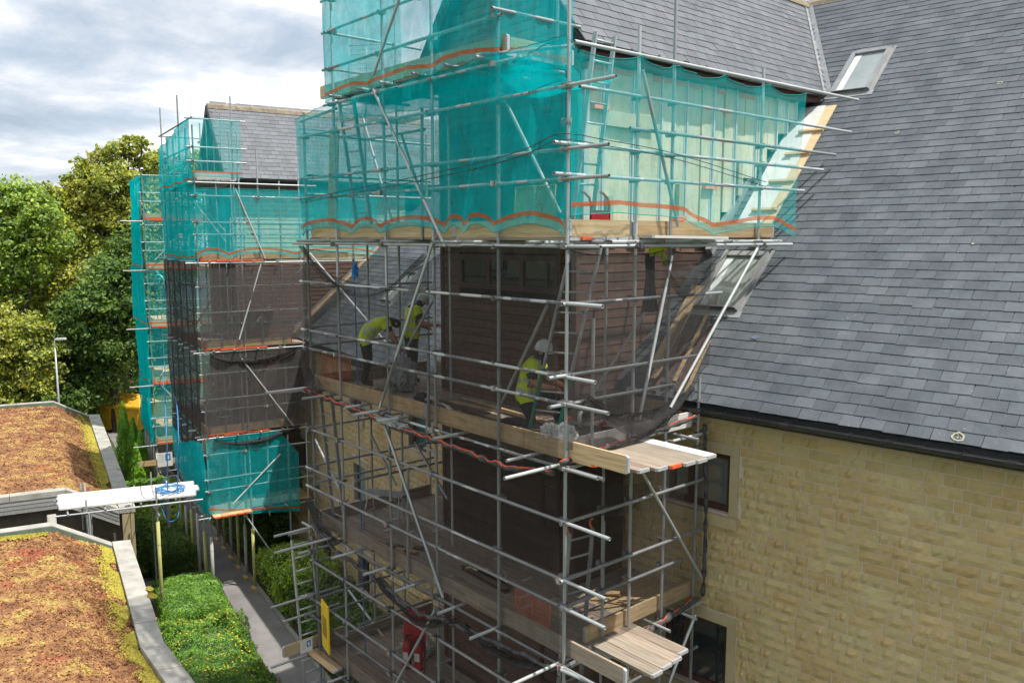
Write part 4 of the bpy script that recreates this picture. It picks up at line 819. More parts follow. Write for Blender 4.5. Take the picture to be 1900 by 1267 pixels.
# foam sleeves and base plates on the ground posts
slv = {}
def sleeve(p, h0, h1, m):
    b = MB(); b.lathe((0, 0, 0), [(0.026, 0), (0.052, 0), (0.052, h1 - h0), (0.026, h1 - h0)], 10)
    for k in range(1, 4): b.lathe((0, 0, (h1 - h0) * k / 4), [(0.0525, 0), (0.054, .01), (0.0525, .02)], 10, 1)
    key = (round(h0, 2), round(h1, 2), m)
    if key not in slv: slv[key] = b.mesh('sleeve', [m, 'band_grey'])
    inst('post_sleeve', slv[key], Matrix.Translation(S2.fr(*p) + V((0, 0, h0))), S2.root)
bp = MB(); bp.box(I, -.16, .16, -.10, .10, 0, .045); bp.box(I, -.07, .07, -.07, .07, .046, .055, 1); bp_me = bp.mesh('base_plate', ['base_yellow', 'band_grey'])
for i, x in enumerate(X2):
    for y in (0, 1.25):
        sleeve((x, y), .12, (1.95, 1.8, 2.1)[i % 3], 'foam_yellow' if (i + int(y)) % 2 else 'foam_grey'); inst('base_plate', bp_me, Matrix.Translation(S2.fr(x, y, .012)) @ Matrix.Rotation(F2.a, 4, 'Z'), S2.root)
# ================================================================= third scaffold
S3 = Scaf(F3, 'scaffold', 'far tube scaffold in front of the trees, all netted in teal')
D3 = [2.4, 4.95, 7.35, 9.75, 11.75]
for x in (0, -1.2, -2.4, -3.6, -4.8):
    S3.tube((x, 0, .02), (x, 0, 13.6), 'standard'); S3.tube((x, 1.3, .02), (x, 1.3, 13.8), 'standard')
    for y in (0, 1.3): inst('base_plate', bp_me, Matrix.Translation(F3(x, y, 0)), S3.root); inst('post_sleeve', slv[(.12, 1.95, 'foam_grey')], Matrix.Translation(F3(x, y, .12)), S3.root)
for y in (.7, 2.0, 2.7): S3.tube((0, y, 2.2), (0, y, 12.5), 'standard')
for D in D3:
    for dz in (-.1, .7, 1.05, 1.75): S3.tube((.04, -.15 if dz != -.1 else -.9, D + dz), (.04, 2.9, D + dz), 'ledger', 'steel_bright'); S3.tube((-5, -.045, D + dz), (.2, -.045, D + dz), 'ledger')
    for y in (.15, .38, .61, .84, 1.07): S3.board((-4.9, y, D), (.1, y, D), 'board_new', 'band_orange')
    for x in (-.2, -.43, -.66, -.89, -1.12): S3.board((x, 1.2, D), (x, 2.8, D))
    S3.toe((-.03, .05, D), (-.03, 2.6, D), 'board_new', 'band_orange'); S3.toe((-4.8, .03, D), (-.02, .03, D), 'board_new', 'band_orange')
    b = MB(); b.box(F3, .08, .10, .1, 2.4, D - .07, D - .01); b.build('edge_strip', 'band_orange', S3.root)
for k in range(4): S3.tube((.07, .3 if k % 2 else 1.9, D3[k] + .3), (.07, 1.9 if k % 2 else .3, D3[k + 1] - .1), 'brace', 'steel_bright')
# ================================================================= debris netting
def sheet(name, label, fr, path, ztop, zbot, m, band=True, folds=0.035, out=0.05, ties=None, group='debris netting sheets', nv=22, scal=0.0, seed=0, step=0.10, fold_f=5.0, bandz=0.10):
    """netting hung along a plan path [(x,y)...]; ztop/zbot are functions of distance along it"""
    pts = [V((x, y, 0)) for x, y in path]; seg = [(b - a).length for a, b in zip(pts, pts[1:])]; T = sum(seg); n = max(6, int(T / step))
    ztop = ztop if callable(ztop) else (lambda t, z=ztop: z); zbot = zbot if callable(zbot) else (lambda t, z=zbot: z)
    def pos(t):
        for a, b, L in zip(pts, pts[1:], seg):
            if t <= L + 1e-6: d = (b - a) / L; return a + d * t, d
            t -= L
        return pts[-1], (pts[-1] - pts[-2]).normalized()
    def pt(t, v, off=0.0):
        p, d = pos(t); nrm = V((d.y, -d.x, 0)); zb, zt = zbot(t), ztop(t); z = zb + (zt - zb) * v
        w = wnoise3(t * fold_f * .5 + seed, z * .5, seed * 3.1) * folds + wnoise3(t * fold_f * 1.7 + seed * 7, z * .9 + t * .8, 2.2) * folds * .5
        bul = math.sin(math.pi * v) * 0.5 * folds * wnoise3(t * .7 + seed, 1.7, 0)
        p = p + nrm * (w + bul + off); return fr(p.x, p.y, z)
    b = MB(); b.grid(lambda u, v: pt(u * T, v), n, nv)
    loc = fr(pts[0].x, pts[0].y, zbot(0)); o = b.build(name, m, None, label, 'netting', group, loc=loc)
    if band:
        b = MB(); k = len(b.v)
        for i in range(n + 1):
            t = T * i / n; H = max(.2, ztop(t) - zbot(t))
            for dz in (bandz, bandz + 0.06): b.v.append(tuple(pt(t, dz / H, 0.004)))
        for i in range(n): b.f.append([2 * i, 2 * i + 2, 2 * i + 3, 2 * i + 1]); b.m.append(0); b.s.append(True)
        b.build('edge_band', 'net_band', o)
    # eyelet hem along both edges
    for e_ in (0.0, 1.0): b = MB(); b.tube([pt(T * i / n, e_, .003) for i in range(n + 1)], 0.0055, 4, cap=False); b.build('hem', MATNET.get(m, 'net_hem_black'), o)
    return o
mat('net_hem_teal', [(0.0, 0.28, 0.26)], rough=0.8); mat('net_hem_black', [(0.02, 0.02, 0.022)], rough=0.8)
MATNET = {'net_teal': 'net_hem_teal', 'net_teal_dense': 'net_hem_teal', 'net_teal_thin': 'net_hem_teal'}
def scallop(base, ties, depth, hang=0.0):
    """edge tied down at ties, lifting between them"""
    def f(t):
        for a, b in zip(ties, ties[1:]):
            if a <= t <= b: u = (t - a) / (b - a); return base + depth * (4 * u * (1 - u)) ** 0.7
        return base
    return f
def lin(pairs):
    def f(t):
        for (a, z0), (b, z1) in zip(pairs, pairs[1:]):
            if a <= t <= b: return z0 + (z1 - z0) * (t - a) / (b - a)
        return pairs[-1][1] if t > pairs[-1][0] else pairs[0][1]
    return f
def sag(ties, z, d):
    return scallop(z, ties, -d)
# main scaffold, front of the deck level with the camera: left end, then the whole front
sheet('debris_net', 'teal net across the front of the nearest scaffold above the long toe board', FM, [(-7.0, -.10), (0.03, -.10)], lin([(0, 13.15), (1.2, 13.3), (7.03, 13.42)]), scallop(11.02, [0, 1.95, 2.75, 4.6, 5.0, 5.75, 7.03], .16), 'net_teal', folds=.09, seed=1)
sheet('debris_net', 'teal net closing the far left end of the nearest scaffold', FM, [(-7.0, 2.8), (-7.0, -.08)], 13.0, scallop(11.05, [0, 1.2, 2.9], .12), 'net_teal_thin', seed=2)
sheet('debris_net', 'bright teal net along the insulated cheek beside the slate roof', FM, [(.10, -.06), (.10, 5.25)], sag([0, 1.3, 2.05, 3.2, 4.27, 5.4], 13.36, .12), lin([(0, 11.27), (.9, 11.32), (2.2, 11.27), (3.0, 11.04), (4.0, 11.16), (4.6, 11.18), (5.3, 11.0)]), 'net_teal_thin', folds=.09, seed=3)
sheet('debris_net', 'teal net round the topmost deck against the sky', FM, [(-5.9, 1.5), (-5.9, -.10), (-1.25, -.10), (-1.25, 1.3)], 16.6, scallop(13.32, [0, 1.6, 3.0, 4.8, 6.2, 7.7], .07), 'net_teal', folds=.10, seed=4)
sheet('debris_net', 'loose teal net hung in folds under the topmost deck', FM, [(-5.7, -.04), (-.1, -.04)], lin([(0, 13.3), (2, 13.3), (4.4, 13.2), (5.6, 13.4)]), lin([(0, 13.0), (1.5, 12.95), (3, 12.9), (4.5, 12.75), (5.6, 12.9)]), 'net_teal', band=False, folds=.16, seed=5, nv=8)
u1 = MB(); u1.grid(lambda u, v: (-5.6 + 5.2 * u, 0.0 + 1.4 * v, 13.22 - .16 * math.sin(3.14 * v) * (1 + .5 * math.sin(u * 9)) - .05 * abs(math.sin(u * 14))), 50, 12)
u1.build('debris_net', 'net_teal', None, 'teal net slung flat as a catch under the topmost deck', 'netting', 'debris netting sheets')
# inner sheet over the front of the bay
sheet('debris_net', 'dark teal net stretched over the brown bay behind the front tubes', FM, [(-5.1, 1.66), (-1.4, 1.66), (-.15, .12)], 13.25, 11.05, 'net_teal_thin', band=False, folds=.05, seed=6)
# black nets
sheet('debris_net', 'black net across the front around the three workers', FM, [(-7.0, -.09), (0.02, -.09)], lin([(0, 10.85), (1.0, 10.35), (2.2, 10.15), (3.2, 10.2), (4.2, 10.7), (5.0, 10.88), (7.1, 10.86)]), lin([(0, 8.02), (7.1, 8.05)]), 'net_black_front', band=False, folds=.10, seed=7)
sheet('debris_net', 'black net down the right side beside the lower rooflight', FM, [(.09, -.05), (.09, 3.0)], sag([0, 2.0, 3.1], 10.86, .10), lin([(0, 8.3), (1.3, 8.2), (2.0, 8.35), (3.0, 9.1)]), 'net_black', band=False, folds=.07, seed=8)
sheet('debris_net', 'black net closing the left end of the workers deck', FM, [(-7.0, 2.8), (-7.0, -.05)], lin([(0, 10.5), (3, 10.8)]), 8.2, 'net_black_thin', band=False, seed=9)
sheet('debris_net', 'thin black net across the empty deck below the workers', FM, [(-7.0, -.09), (0.02, -.09)], 8.0, lin([(0, 5.7), (2, 5.3), (7.1, 5.35)]), 'net_black_thin', band=False, seed=10)
sheet('debris_net', 'thin black net on the right side above the stone wall window', FM, [(.09, -.05), (.09, 2.9)], 7.9, lin([(0, 5.4), (3, 5.45)]), 'net_black_thin', band=False, seed=11)
sheet('debris_net', 'dark inner net lining the bay behind the empty deck', FM, [(-5.0, 1.7), (-1.5, 1.7), (-1.48, 2.9)], 7.95, lin([(0, 5.5), (5, 5.6)]), 'net_black_thin', band=False, seed=12)
sheet('debris_net', 'thin black net across the lowest deck with the fire extinguisher', FM, [(-7.0, -.09), (0.02, -.09)], 5.2, 2.6, 'net_black_thin', band=False, seed=13)
sheet('debris_net', 'thin black net on the right side of the lowest deck', FM, [(.09, -.05), (.09, 2.8)], 5.2, 2.6, 'net_black_thin', band=False, seed=14)
# rolled-up net edges tied along the ledgers
def bundle(label, pts, r, red=True, seed=0):
    b = MB(); P = []
    for a, c in zip(pts, pts[1:]):
        a, c = V(a), V(c); n = max(2, int((c - a).length / .08))
        P += [a + (c - a) * (k / n) + V((wnoise3(k * .3 + seed, 1, 0), wnoise3(k * .3, 5 + seed, 0), wnoise3(k * .35 + seed, 9, 0))) * .035 for k in range(n)]
    rs = [r * max(.35, 1 + .9 * wnoise3(k * .55, seed, 3) + .5 * wnoise3(k * 1.7, seed, 8)) for k in range(len(P))]
    b.tube(P, rs, 7); o = b.build('rolled_net', 'net_bundle', None, label, 'netting', 'rolled up black nets tied to ledgers', loc=pts[0])
    if red:
        b = MB(); b.tube([p + V((0, -.02, rs[i] * .7)) for i, p in enumerate(P)], [.013 * (1 + .7 * wnoise3(i * .5, 4, seed)) for i in range(len(P))], 5); b.build('edge_band', 'net_bundle_red', o)
bundle('black net rolled along the front edge of the workers deck with orange hem', [(-6.95, -.12, 8.1), (-5, -.12, 8.0), (-3.6, -.13, 7.92), (-2.2, -.12, 7.9), (-1.0, -.13, 7.84), (0, -.13, 8.0)], .04, True, 1)
bundle('black net rolled round the right edge under the five protruding boards', [(.02, -.1, 8.12), (.1, .9, 8.22), (.1, 2.1, 8.3), (.1, 2.7, 8.36)], .035, True, 2)
bundle('sagging black net roll along the front of the empty deck', [(-6.9, -.1, 5.5), (-6.0, -.12, 5.2), (-4.6, -.13, 5.1), (-3.2, -.14, 4.95), (-2.4, -.13, 5.1), (-1.2, -.12, 5.2), (0, -.12, 5.3)], .034, False, 3)
bundle('black net roll with orange hem above the lower protruding boards', [(.02, -.08, 5.32), (.12, .8, 5.28), (.12, 1.8, 5.34), (.12, 2.85, 5.5)], .05, True, 4)
bundle('dark net rolled up along the last right hand standard beside the stone wall', [(.1, 2.86, 8.2), (.13, 2.9, 7.2), (.11, 2.95, 6.2), (.13, 2.9, 5.4)], .03, False, 5)
# second scaffold
sheet('debris_net', 'dense teal net on the end of the second scaffold topmost box', F2, [(-5.12, -.1), (.08, -.1)], lin([(0, 13.95), (5.7, 14.45)]), scallop(12.45, [0, 2, 4, 5.8], .08), 'net_teal_dense', folds=.10, seed=21, fold_f=2.5)
sheet('debris_net', 'teal net on the second scaffold topmost box before the small gable', F2, [(.09, -.05), (.09, 1.35)], 14.4, 12.75, 'net_teal_thin', folds=.05, seed=22)
sheet('debris_net', 'dense teal net over the end of the second scaffold upper deck', F2, [(-5.12, -.1), (.08, -.1)], 12.6, scallop(10.2, [0, 1.2, 2.6, 4.0, 5.8], .1), 'net_teal_dense', folds=.10, seed=23, fold_f=2.5)
sheet('debris_net', 'long teal net on the second scaffold upper deck beneath the distant roof', F2, [(.09, -.05), (.09, 5.6)], 12.42, scallop(10.36, [0, .9, 2.9, 5.6], .17), 'net_teal', folds=.05, seed=24)
sheet('debris_net', 'inner teal net behind the second scaffold upper deck', F2, [(-1.5, .2), (-1.5, 1.5)], 12.5, 10.4, 'net_teal_thin', band=False, seed=25)
sheet('debris_net', 'torn black net over the end of the second scaffold middle decks', F2, [(-5.1, -.12), (.06, -.12)], 10.25, lin([(0, 4.6), (1.5, 4.2), (5.7, 5.0)]), 'net_black_dense', band=False, folds=.10, seed=26, fold_f=2.2)
sheet('debris_net', 'black net on the second scaffold deck level with the slate eaves', F2, [(.09, -.05), (.09, 3.2)], sag([0, 1.8, 3.3], 10.2, .1), lin([(0, 7.75), (3.3, 7.9)]), 'net_black_mid', band=False, seed=27)
sheet('debris_net', 'black net on the second scaffold middle deck beside the far stone wall', F2, [(.09, -.05), (.09, 3.1)], 7.55, 5.15, 'net_black_mid', band=False, seed=28)
sheet('debris_net', 'dense teal net at the end of the second scaffold lowest deck', F2, [(-5.05, -.1), (.06, -.1)], lin([(0, 4.6), (1.5, 4.3), (5.7, 5.0)]), lin([(0, 3.0), (5.7, 2.4)]), 'net_teal_dense', folds=.1, seed=29)
sheet('debris_net', 'teal net on the second scaffold lowest deck above the path', F2, [(.09, -.05), (.09, 2.75)], lin([(0, 5.0), (2.2, 5.0), (2.8, 4.2)]), lin([(0, 2.7), (.8, 2.55), (2.8, 2.3)]), 'net_teal', seed=30)
# third scaffold
for k, (zb, zt) in enumerate(((2.2, 4.85), (4.7, 7.3), (7.2, 9.7), (9.6, 11.7), (11.5, 13.5))):
    w_ = ('lowest', 'second lowest', 'middle', 'second highest', 'highest')[k]
    sheet('debris_net', 'dense teal net on the end of the far scaffold, %s of five lifts' % w_, F3, [(-4.9, -.12 - .1 * (k == 2)), (.06, -.12)], zt, scallop(zb, [0, 1.5, 3, 5], .1), 'net_teal_dense', folds=.14, seed=40 + k)
    sheet('debris_net', 'teal net on the side of the far scaffold, %s of five lifts' % w_, F3, [(.09, -.05), (.09, 2.6)], zt, zb + .15, 'net_teal_thin', seed=50 + k)

# bunched swags of black net and loose corners
def swag(label, a, c, drop, width, m='net_black_dense', seed=0, n=30, nv=8):
    a, c = V(a), V(c); b = MB(); sd = (c - a).normalized().cross(ez).normalized()
    def fn(u, v):
        k = 4 * u * (1 - u); p = a.lerp(c, u) + V((0, 0, -drop * k)); w = width * (.35 + .65 * k)
        return p + V((0, 0, -w * v)) + sd * (.07 * wnoise3(u * 5 + seed, v * 3, seed) + .05 * math.sin(v * 6 + u * 4 + seed))
    b.grid(fn, n, nv); return b.build('net_swag', m, None, label, 'netting', 'bunched black net swags', loc=a.lerp(c, .5) - V((0, 0, drop)))
swag('black net swag drooping inside the right corner of the workers deck', (.13, .25, 9.0), (.13, 2.5, 8.85), .32, .34, seed=1)
swag('black net swag hanging from the upper left of the workers lift', (-6.9, -.14, 10.85), (-2.9, -.14, 10.75), .75, .05, 'net_black', seed=2)
swag('black net flap by the lower rooflight', (.13, 1.8, 10.7), (.13, 2.95, 10.75), .10, .5, 'net_black', seed=3)
swag('black net bag sagging at the left edge of the empty deck', (-6.95, -.14, 6.0), (-5.7, -.14, 5.5), .12, .28, seed=4)
swag('black net swag across the front of the lowest lift', (-4.4, -.15, 5.2), (-2.2, -.15, 5.25), .30, .16, seed=5)
swag('black net swag beneath the empty deck at the near corner', (-2.0, -.15, 5.25), (0, -.15, 5.35), .14, .12, seed=6)
swag('black net flap hanging off the left corner standard', (-7.0, -.14, 8.9), (-6.3, -.14, 8.3), .10, .4, 'net_black', seed=7)
swag('thick black net fold across the bay front of the empty lift', (-1.2, 1.0, 7.9), (.1, 1.6, 7.6), .3, .5, 'net_black', seed=8)
swag('black net swag under the second scaffold middle deck', F2(.12, .2, 5.0), F2(.12, 2.8, 5.1), .18, .22, seed=9)
swag('black net swag under the second scaffold eaves deck', F2(.12, .2, 7.55), F2(.12, 2.8, 7.6), .22, .25, seed=10)
# ================================================================= low buildings with planted roofs
def green_house(name, label, x0, x1, yE, bend, wide, near_fascia, far_fascia):
    root = empty(name, FB(x1, yE, 0), label, 'building', 'low buildings with planted roofs')
    # eave line in FB
    E = [(x0, yE), (min(x1, bend[0]) if bend else x1, yE)]
    if bend: E.append(bend[1])
    prof = [(-0.44, 2.76), (-1.0, 3.10), (-1.75, 3.52), (-3.2, 3.60), (-wide, 3.62)]
    def row(dy, z): return [FB(x, y + dy, z) for x, y in E]
    # sedum skin, subdivided and lumpy
    b = MB(); nu, nv = 90, 60
    def ev(u):
        L = [math.dist(a, c) for a, c in zip(E, E[1:])]; t = u * sum(L)
        for a, c, l in zip(E, E[1:], L):
            if t <= l + 1e-6: return (a[0] + (c[0] - a[0]) * t / l, a[1] + (c[1] - a[1]) * t / l)
            t -= l
        return E[-1]
    def pz(d):
        for (a, z0), (c, z1) in zip(prof, prof[1:]):
            if -d <= -c and -d >= -a or (a >= d >= c): return z0 + (z1 - z0) * (d - a) / (c - a)
        return prof[-1][1]
    def fn(u, v):
        x, y = ev(u); d = -0.44 - (wide - 0.44) * (v ** 1.5); q = FB(x, y + d, pz(d)); q.z += .035 * wnoise3(q.x * 2.2, q.y * 2.2, 1) + .02 * wnoise3(q.x * 7, q.y * 7, 4); return q
    b.grid(fn, nu, nv); b.build('planted_roof', 'sedum', root, kind='stuff')
    # tufts
    t = MB(); rnd = random.Random(5); n = 60000 if x1 > 0 else 40000
    for _ in range(n):
        u, v = rnd.random(), rnd.random() ** 1.25; q = fn(u, v); a = rnd.random() * 6.28; r = rnd.uniform(.012, .05) * (1 if rnd.random() < .8 else 1.6); h = rnd.uniform(.005, .035)
        d1 = V((math.cos(a) * r, math.sin(a) * r, 0)); d2 = V((-math.sin(a) * r, math.cos(a) * r, 0)) * .8; up = V((rnd.uniform(-.3, .3) * r, rnd.uniform(-.3, .3) * r, h))
        t.add([q - d1, q + d2 * .6, q + d1, q + up], [(0, 1, 3), (1, 2, 3)])
    t.build('sedum_tufts', 'sedum_tuft', root, kind='stuff')
    m = MB()
    for _ in range(9000):
        u = rnd.random(); d = -0.44 - abs(rnd.gauss(0, .16)); 
        if wnoise3(u * 14, d * 3, 3 + x0) < -.25: continue
        x, y = ev(u); q = FB(x, y + d, pz(d) + .03); a = rnd.random() * 6.28; r = rnd.uniform(.015, .035); d1 = V((math.cos(a) * r, math.sin(a) * r, 0)); d2 = V((-math.sin(a) * r, math.cos(a) * r, 0))
        m.add([q - d1, q + d2, q + d1, q - d2 + V((0, 0, r)), q + V((0, 0, r * 1.3))], [(0, 1, 4), (1, 2, 4), (2, 3, 4), (3, 0, 4)])
    if x1 > 0:
        for _ in range(1500):
            d = -1.9 - rnd.random() * 1.5; x = x0 + .35 + abs(rnd.gauss(0, .12)); q = FB(x, yE + d, pz(d) + .03); a = rnd.random() * 6.28; r = .03; d1 = V((math.cos(a) * r, math.sin(a) * r, 0)); d2 = V((-math.sin(a) * r, math.cos(a) * r, 0)); m.add([q - d1, q + d2, q + d1, q + V((0, 0, .03))], [(0, 1, 3), (1, 2, 3)])
    m.build('yellow_moss', 'moss', root, kind='stuff')
    # concrete copings along the eave (separate stones) and over the two verges
    for (a, c) in zip(E, E[1:]):
        L = math.dist(a, c); n = max(1, round(L / 1.15)); 
        for k in range(n):
            f0, f1 = k / n, (k + 1) / n; p0 = (a[0] + (c[0] - a[0]) * f0, a[1] + (c[1] - a[1]) * f0); p1 = (a[0] + (c[0] - a[0]) * f1, a[1] + (c[1] - a[1]) * f1); g_ = .006; j = random.uniform(-.006, .006)
            b = MB(); dx = (p1[0] - p0[0]) * g_ / max(.1, L / n)
            b.hexa([FB(p0[0] + g_, p0[1] - .42, 2.74), FB(p1[0] - g_, p1[1] - .42, 2.74), FB(p1[0] - g_, p1[1] + .02, 2.72), FB(p0[0] + g_, p0[1] + .02, 2.72), FB(p0[0] + g_, p0[1] - .42, 2.92 + j), FB(p1[0] - g_, p1[1] - .42, 2.92 + j), FB(p1[0] - g_, p1[1] + .02, 2.89 + j), FB(p0[0] + g_, p0[1] + .02, 2.89 + j)]); b.build('coping_stone', 'concrete', root)
    vp = [(-.43, 2.90), (-1.8, 3.70), (-3.2, 3.72), (-4.7, 3.73), (-6.2, 3.74), (-wide, 3.75)]
    for xv in ((x0 - .02, x0 + .30), (x1 - .30, x1 + .02)):
        if bend and xv[0] > bend[0]: continue
        for (d0, z0), (d1, z1) in zip(vp, vp[1:]):
            b = MB(); g_ = .006; b.hexa([FB(xv[0], yE + d1 + g_, z1 - .16), FB(xv[1], yE + d1 + g_, z1 - .16), FB(xv[1], yE + d0 - g_, z0 - .16), FB(xv[0], yE + d0 - g_, z0 - .16), FB(xv[0], yE + d1 + g_, z1), FB(xv[1], yE + d1 + g_, z1), FB(xv[1], yE + d0 - g_, z0), FB(xv[0], yE + d0 - g_, z0)]); b.build('coping_stone', 'concrete', root)
    # upstand behind the far verge
    b = MB()
    for (d0, z0), (d1, z1) in zip(vp, vp[1:]): b.quad(FB(x0 + .303, yE + d0, z0 - .02), FB(x0 + .303, yE + d1, z1 - .02), FB(x0 + .303, yE + d1, z1 - .3), FB(x0 + .303, yE + d0, z0 - .3))
    b.build('upstand', 'felt_green', root)
    # walls
    b = MB()
    for (a, c) in zip(E, E[1:]): b.quad(FB(a[0], a[1] - .12, 0), FB(c[0], c[1] - .12, 0), FB(c[0], c[1] - .12, 2.74), FB(a[0], a[1] - .12, 2.74))
    for xx in (x0 + .12, x1 - .25 if not bend else x1 - .25): b.add([FB(xx, yE - .12, 0), FB(xx, yE - .12, 2.74), FB(xx, yE - 1.8, 3.5), FB(xx, yE - wide, 3.55), FB(xx, yE - wide, 0)], [(0, 1, 2, 3, 4)])
    b.build('wall', 'brick_wall', root)
    if near_fascia:
        for k in range(3):
            for (d0, z0), (d1, z1) in zip(vp, vp[1:]):
                b = MB(); h = .125; zt0, zt1 = z0 - .17 - k * h, z1 - .17 - k * h; xx = x1 - .03 - .01 * k
                b.hexa([FB(xx, yE + d1, zt1 - h + .006), FB(xx + .03, yE + d1, zt1 - h + .006), FB(xx + .03, yE + d0, zt0 - h + .006), FB(xx, yE + d0, zt0 - h + .006), FB(xx, yE + d1, zt1), FB(xx + .03, yE + d1, zt1), FB(xx + .03, yE + d0, zt0), FB(xx, yE + d0, zt0)]); b.build('fascia_plank', 'grey_timber', root)
        b = MB(); b.box(FB, x1 - .32, x1 - .02, yE - .35, yE - .02, 0, 2.7); b.build('corner_pier', 'stone_plain', root)
        b = MB(); b.tube([FB(x1 - .02, yE - 2.2, 0), FB(x1 - .02, yE - 2.2, 3.0)], .12, 12); b.build('column', 'concrete', root)
    return root
green_house('green_roof_building', 'near low building with rust coloured planted roof and pale coping', 0.0, 12.5, 0.0, (6.6, (12.5, .86)), 9.0, False, False)
green_house('green_roof_building', 'far low building with planted roof and weathered plank fascia behind the gangway', -18.2, -2.95, .42, None, 9.0, True, False)
# moss cushions on the coping
for px, py, r in ((277, 1092, .10), (282, 1105, .13)):
    c = at(px, py, Z=2.92); b = MB()
    for _ in range(260):
        a = random.random() * 6.28; rr = r * math.sqrt(random.random()); q = c + V((math.cos(a) * rr * 1.5, math.sin(a) * rr * .7, 0)); s_ = random.uniform(.008, .02); b.add([q + V((-s_, 0, 0)), q + V((s_, 0, 0)), q + V((0, s_, 0)), q + V((0, 0, s_ * 1.4))], [(0, 1, 3), (1, 2, 3), (2, 0, 3)])
    b.build('moss_cushion', 'moss', None, 'small mustard moss cushion on the coping, ' + ('upper of two' if py < 1100 else 'lower of two'), 'moss', 'moss cushions on the coping', loc=c)
# ================================================================= gangway
GW = empty('gangway', FB(-.9, 0, 0), 'bleached board gangway on tubes bridging from the low roofs to the second scaffold', 'gangway')
class G(Scaf):
    def __init__(s, fr, root): s.fr = fr; s.root = root
SG = G(FB, GW)
for k in range(6):
    x = -2.2 + k * .245; SG.board((x, -1.62 + random.uniform(-.02, .02), 3.76), (x + .3, 1.95 + random.uniform(-.1, .1), 3.70), 'board_pale', w=.235)
for x in (-2.25, -.75): SG.tube((x, -1.7, 3.60), (x + .3, 2.0, 3.56), 'ledger')
for y in (-1.4, -.5, .4, 1.3): SG.tube((-2.5, y, 3.66), (-.55, y, 3.64), 'transom')
SG.tube((-.72, -.95, 2.9), (-.72, -.95, 3.95), 'standard'); SG.tube((-.6, -.9, 2.8), (-.6, -.9, 3.6), 'standard'); SG.tube((-.80, -.85, 2.8), (-.8, -.85, 3.6), 'standard'); SG.tube((-2.3, -.9, 2.6), (-2.3, -.9, 4.0), 'standard'); SG.tube((-2.4, -1.0, 2.6), (-2.4, -1.0, 4.0), 'standard')
SG.tube((-.66, .8, 0), (-.66, .8, 4.05), 'standard'); SG.tube((-2.2, .85, 0), (-2.2, .85, 4.1), 'standard'); SG.tube((-1.2, .82, 3.3), (-.3, .82, 3.3), 'ledger')
inst('post_sleeve', slv[(.12, 1.95, 'foam_yellow')], Matrix.Translation(FB(-.66, .8, .3)) @ Matrix.Diagonal((1, 1, 1.5, 1)), GW)
for p in ((-.72, -.95, 3.5), (-.66, .8, 3.5), (-.7, .1, 3.6)): SG.coup(p)
# ================================================================= planting
def leaf(b, p, n, s, rnd, asp=.55, mi=0):
    t = n.orthogonal().normalized(); bt = n.cross(t); a = rnd.random() * 6.28; u = t * math.cos(a) + bt * math.sin(a); w = n.cross(u)
    b.add([p - u * s, p + w * (s * asp) + n * s * .12, p + u * s, p - w * (s * asp) + n * s * .12], [(0, 1, 2, 3)], mi)
def rv(rnd):
    while True:
        v = V((rnd.uniform(-1, 1), rnd.uniform(-1, 1), rnd.uniform(-1, 1)))
        if .05 < v.length < 1: return v.normalized()
def hedge(name, label, fr, x0, x1, y0, y1, h, m, n, s, lump=.08, group='hedges and shrubs beside the path', flowers=0, cat='hedge', seed=1, round_=.15, core='leaf_dark'):
    rnd = random.Random(seed); b = MB(); root = empty(name, fr((x0 + x1) / 2, (y0 + y1) / 2, 0), label, cat, group)
    cx, cy = (x0 + x1) / 2, (y0 + y1) / 2; hx, hy = (x1 - x0) / 2, (y1 - y0) / 2
    c = MB(); c.grid(lambda u, v: fr(cx + hx * .80 * math.cos(u * 6.2832) * (abs(math.cos(u * 6.2832)) ** -.5 if abs(math.cos(u * 6.2832)) > .5 else 1) * (1 if v < .8 else 1 - (v - .8) * 4.9), cy + hy * .80 * math.sin(u * 6.2832) * (abs(math.sin(u * 6.2832)) ** -.5 if abs(math.sin(u * 6.2832)) > .5 else 1) * (1 if v < .8 else 1 - (v - .8) * 4.9), h * .72 * min(1, v / .8)), 24, 6); c.build('core', core, root)
    for _ in range(n):
        f = rnd.random(); A, B, C_ = hx * hy * 4, hx * h * 2, hy * h * 2; r_ = rnd.random() * (A + 2 * B + 2 * C_)
        if r_ < A: u, v, w, nn = rnd.uniform(-1, 1), rnd.uniform(-1, 1), 1, ez
        elif r_ < A + 2 * B: sg = rnd.choice((-1, 1)); u, v, w, nn = rnd.uniform(-1, 1), sg, rnd.random(), fr.ey * sg
        else: sg = rnd.choice((-1, 1)); u, v, w, nn = sg, rnd.uniform(-1, 1), rnd.random(), fr.ex * sg
        q = fr(cx + u * hx, cy + v * hy, w * h); lm = lump * (wnoise3(q.x * 1.6, q.y * 1.6, q.z * 1.6 + seed) * 1.3 + wnoise3(q.x * 5, q.y * 5, q.z * 5) * .5)
        if w > .9: q.z -= round_ * (max(abs(u), abs(v)) ** 4)
        q = q + nn * (lm - rnd.random() ** 2 * .07); nrm = (nn * 1.1 + rv(rnd) * .9).normalized(); leaf(b, q, nrm, s * rnd.uniform(.6, 1.3), rnd)
        if flowers and w > .6 and rnd.random() < flowers and wnoise3(q.x * .9, q.y * .9, 7) > -.25: leaf(b, q + nn * .03, (nn + rv(rnd) * .5).normalized(), s * rnd.uniform(.6, .95), rnd, .95, 1)
    b.build('foliage', [m, 'petal'], root, kind='stuff'); return root
hedge('clipped_hedge', 'bright green clipped hedge beside the near low building coping', FB, -2.35, .55, .75, 2.45, .8, 'leaf_hedge', 24000, .027, seed=2)
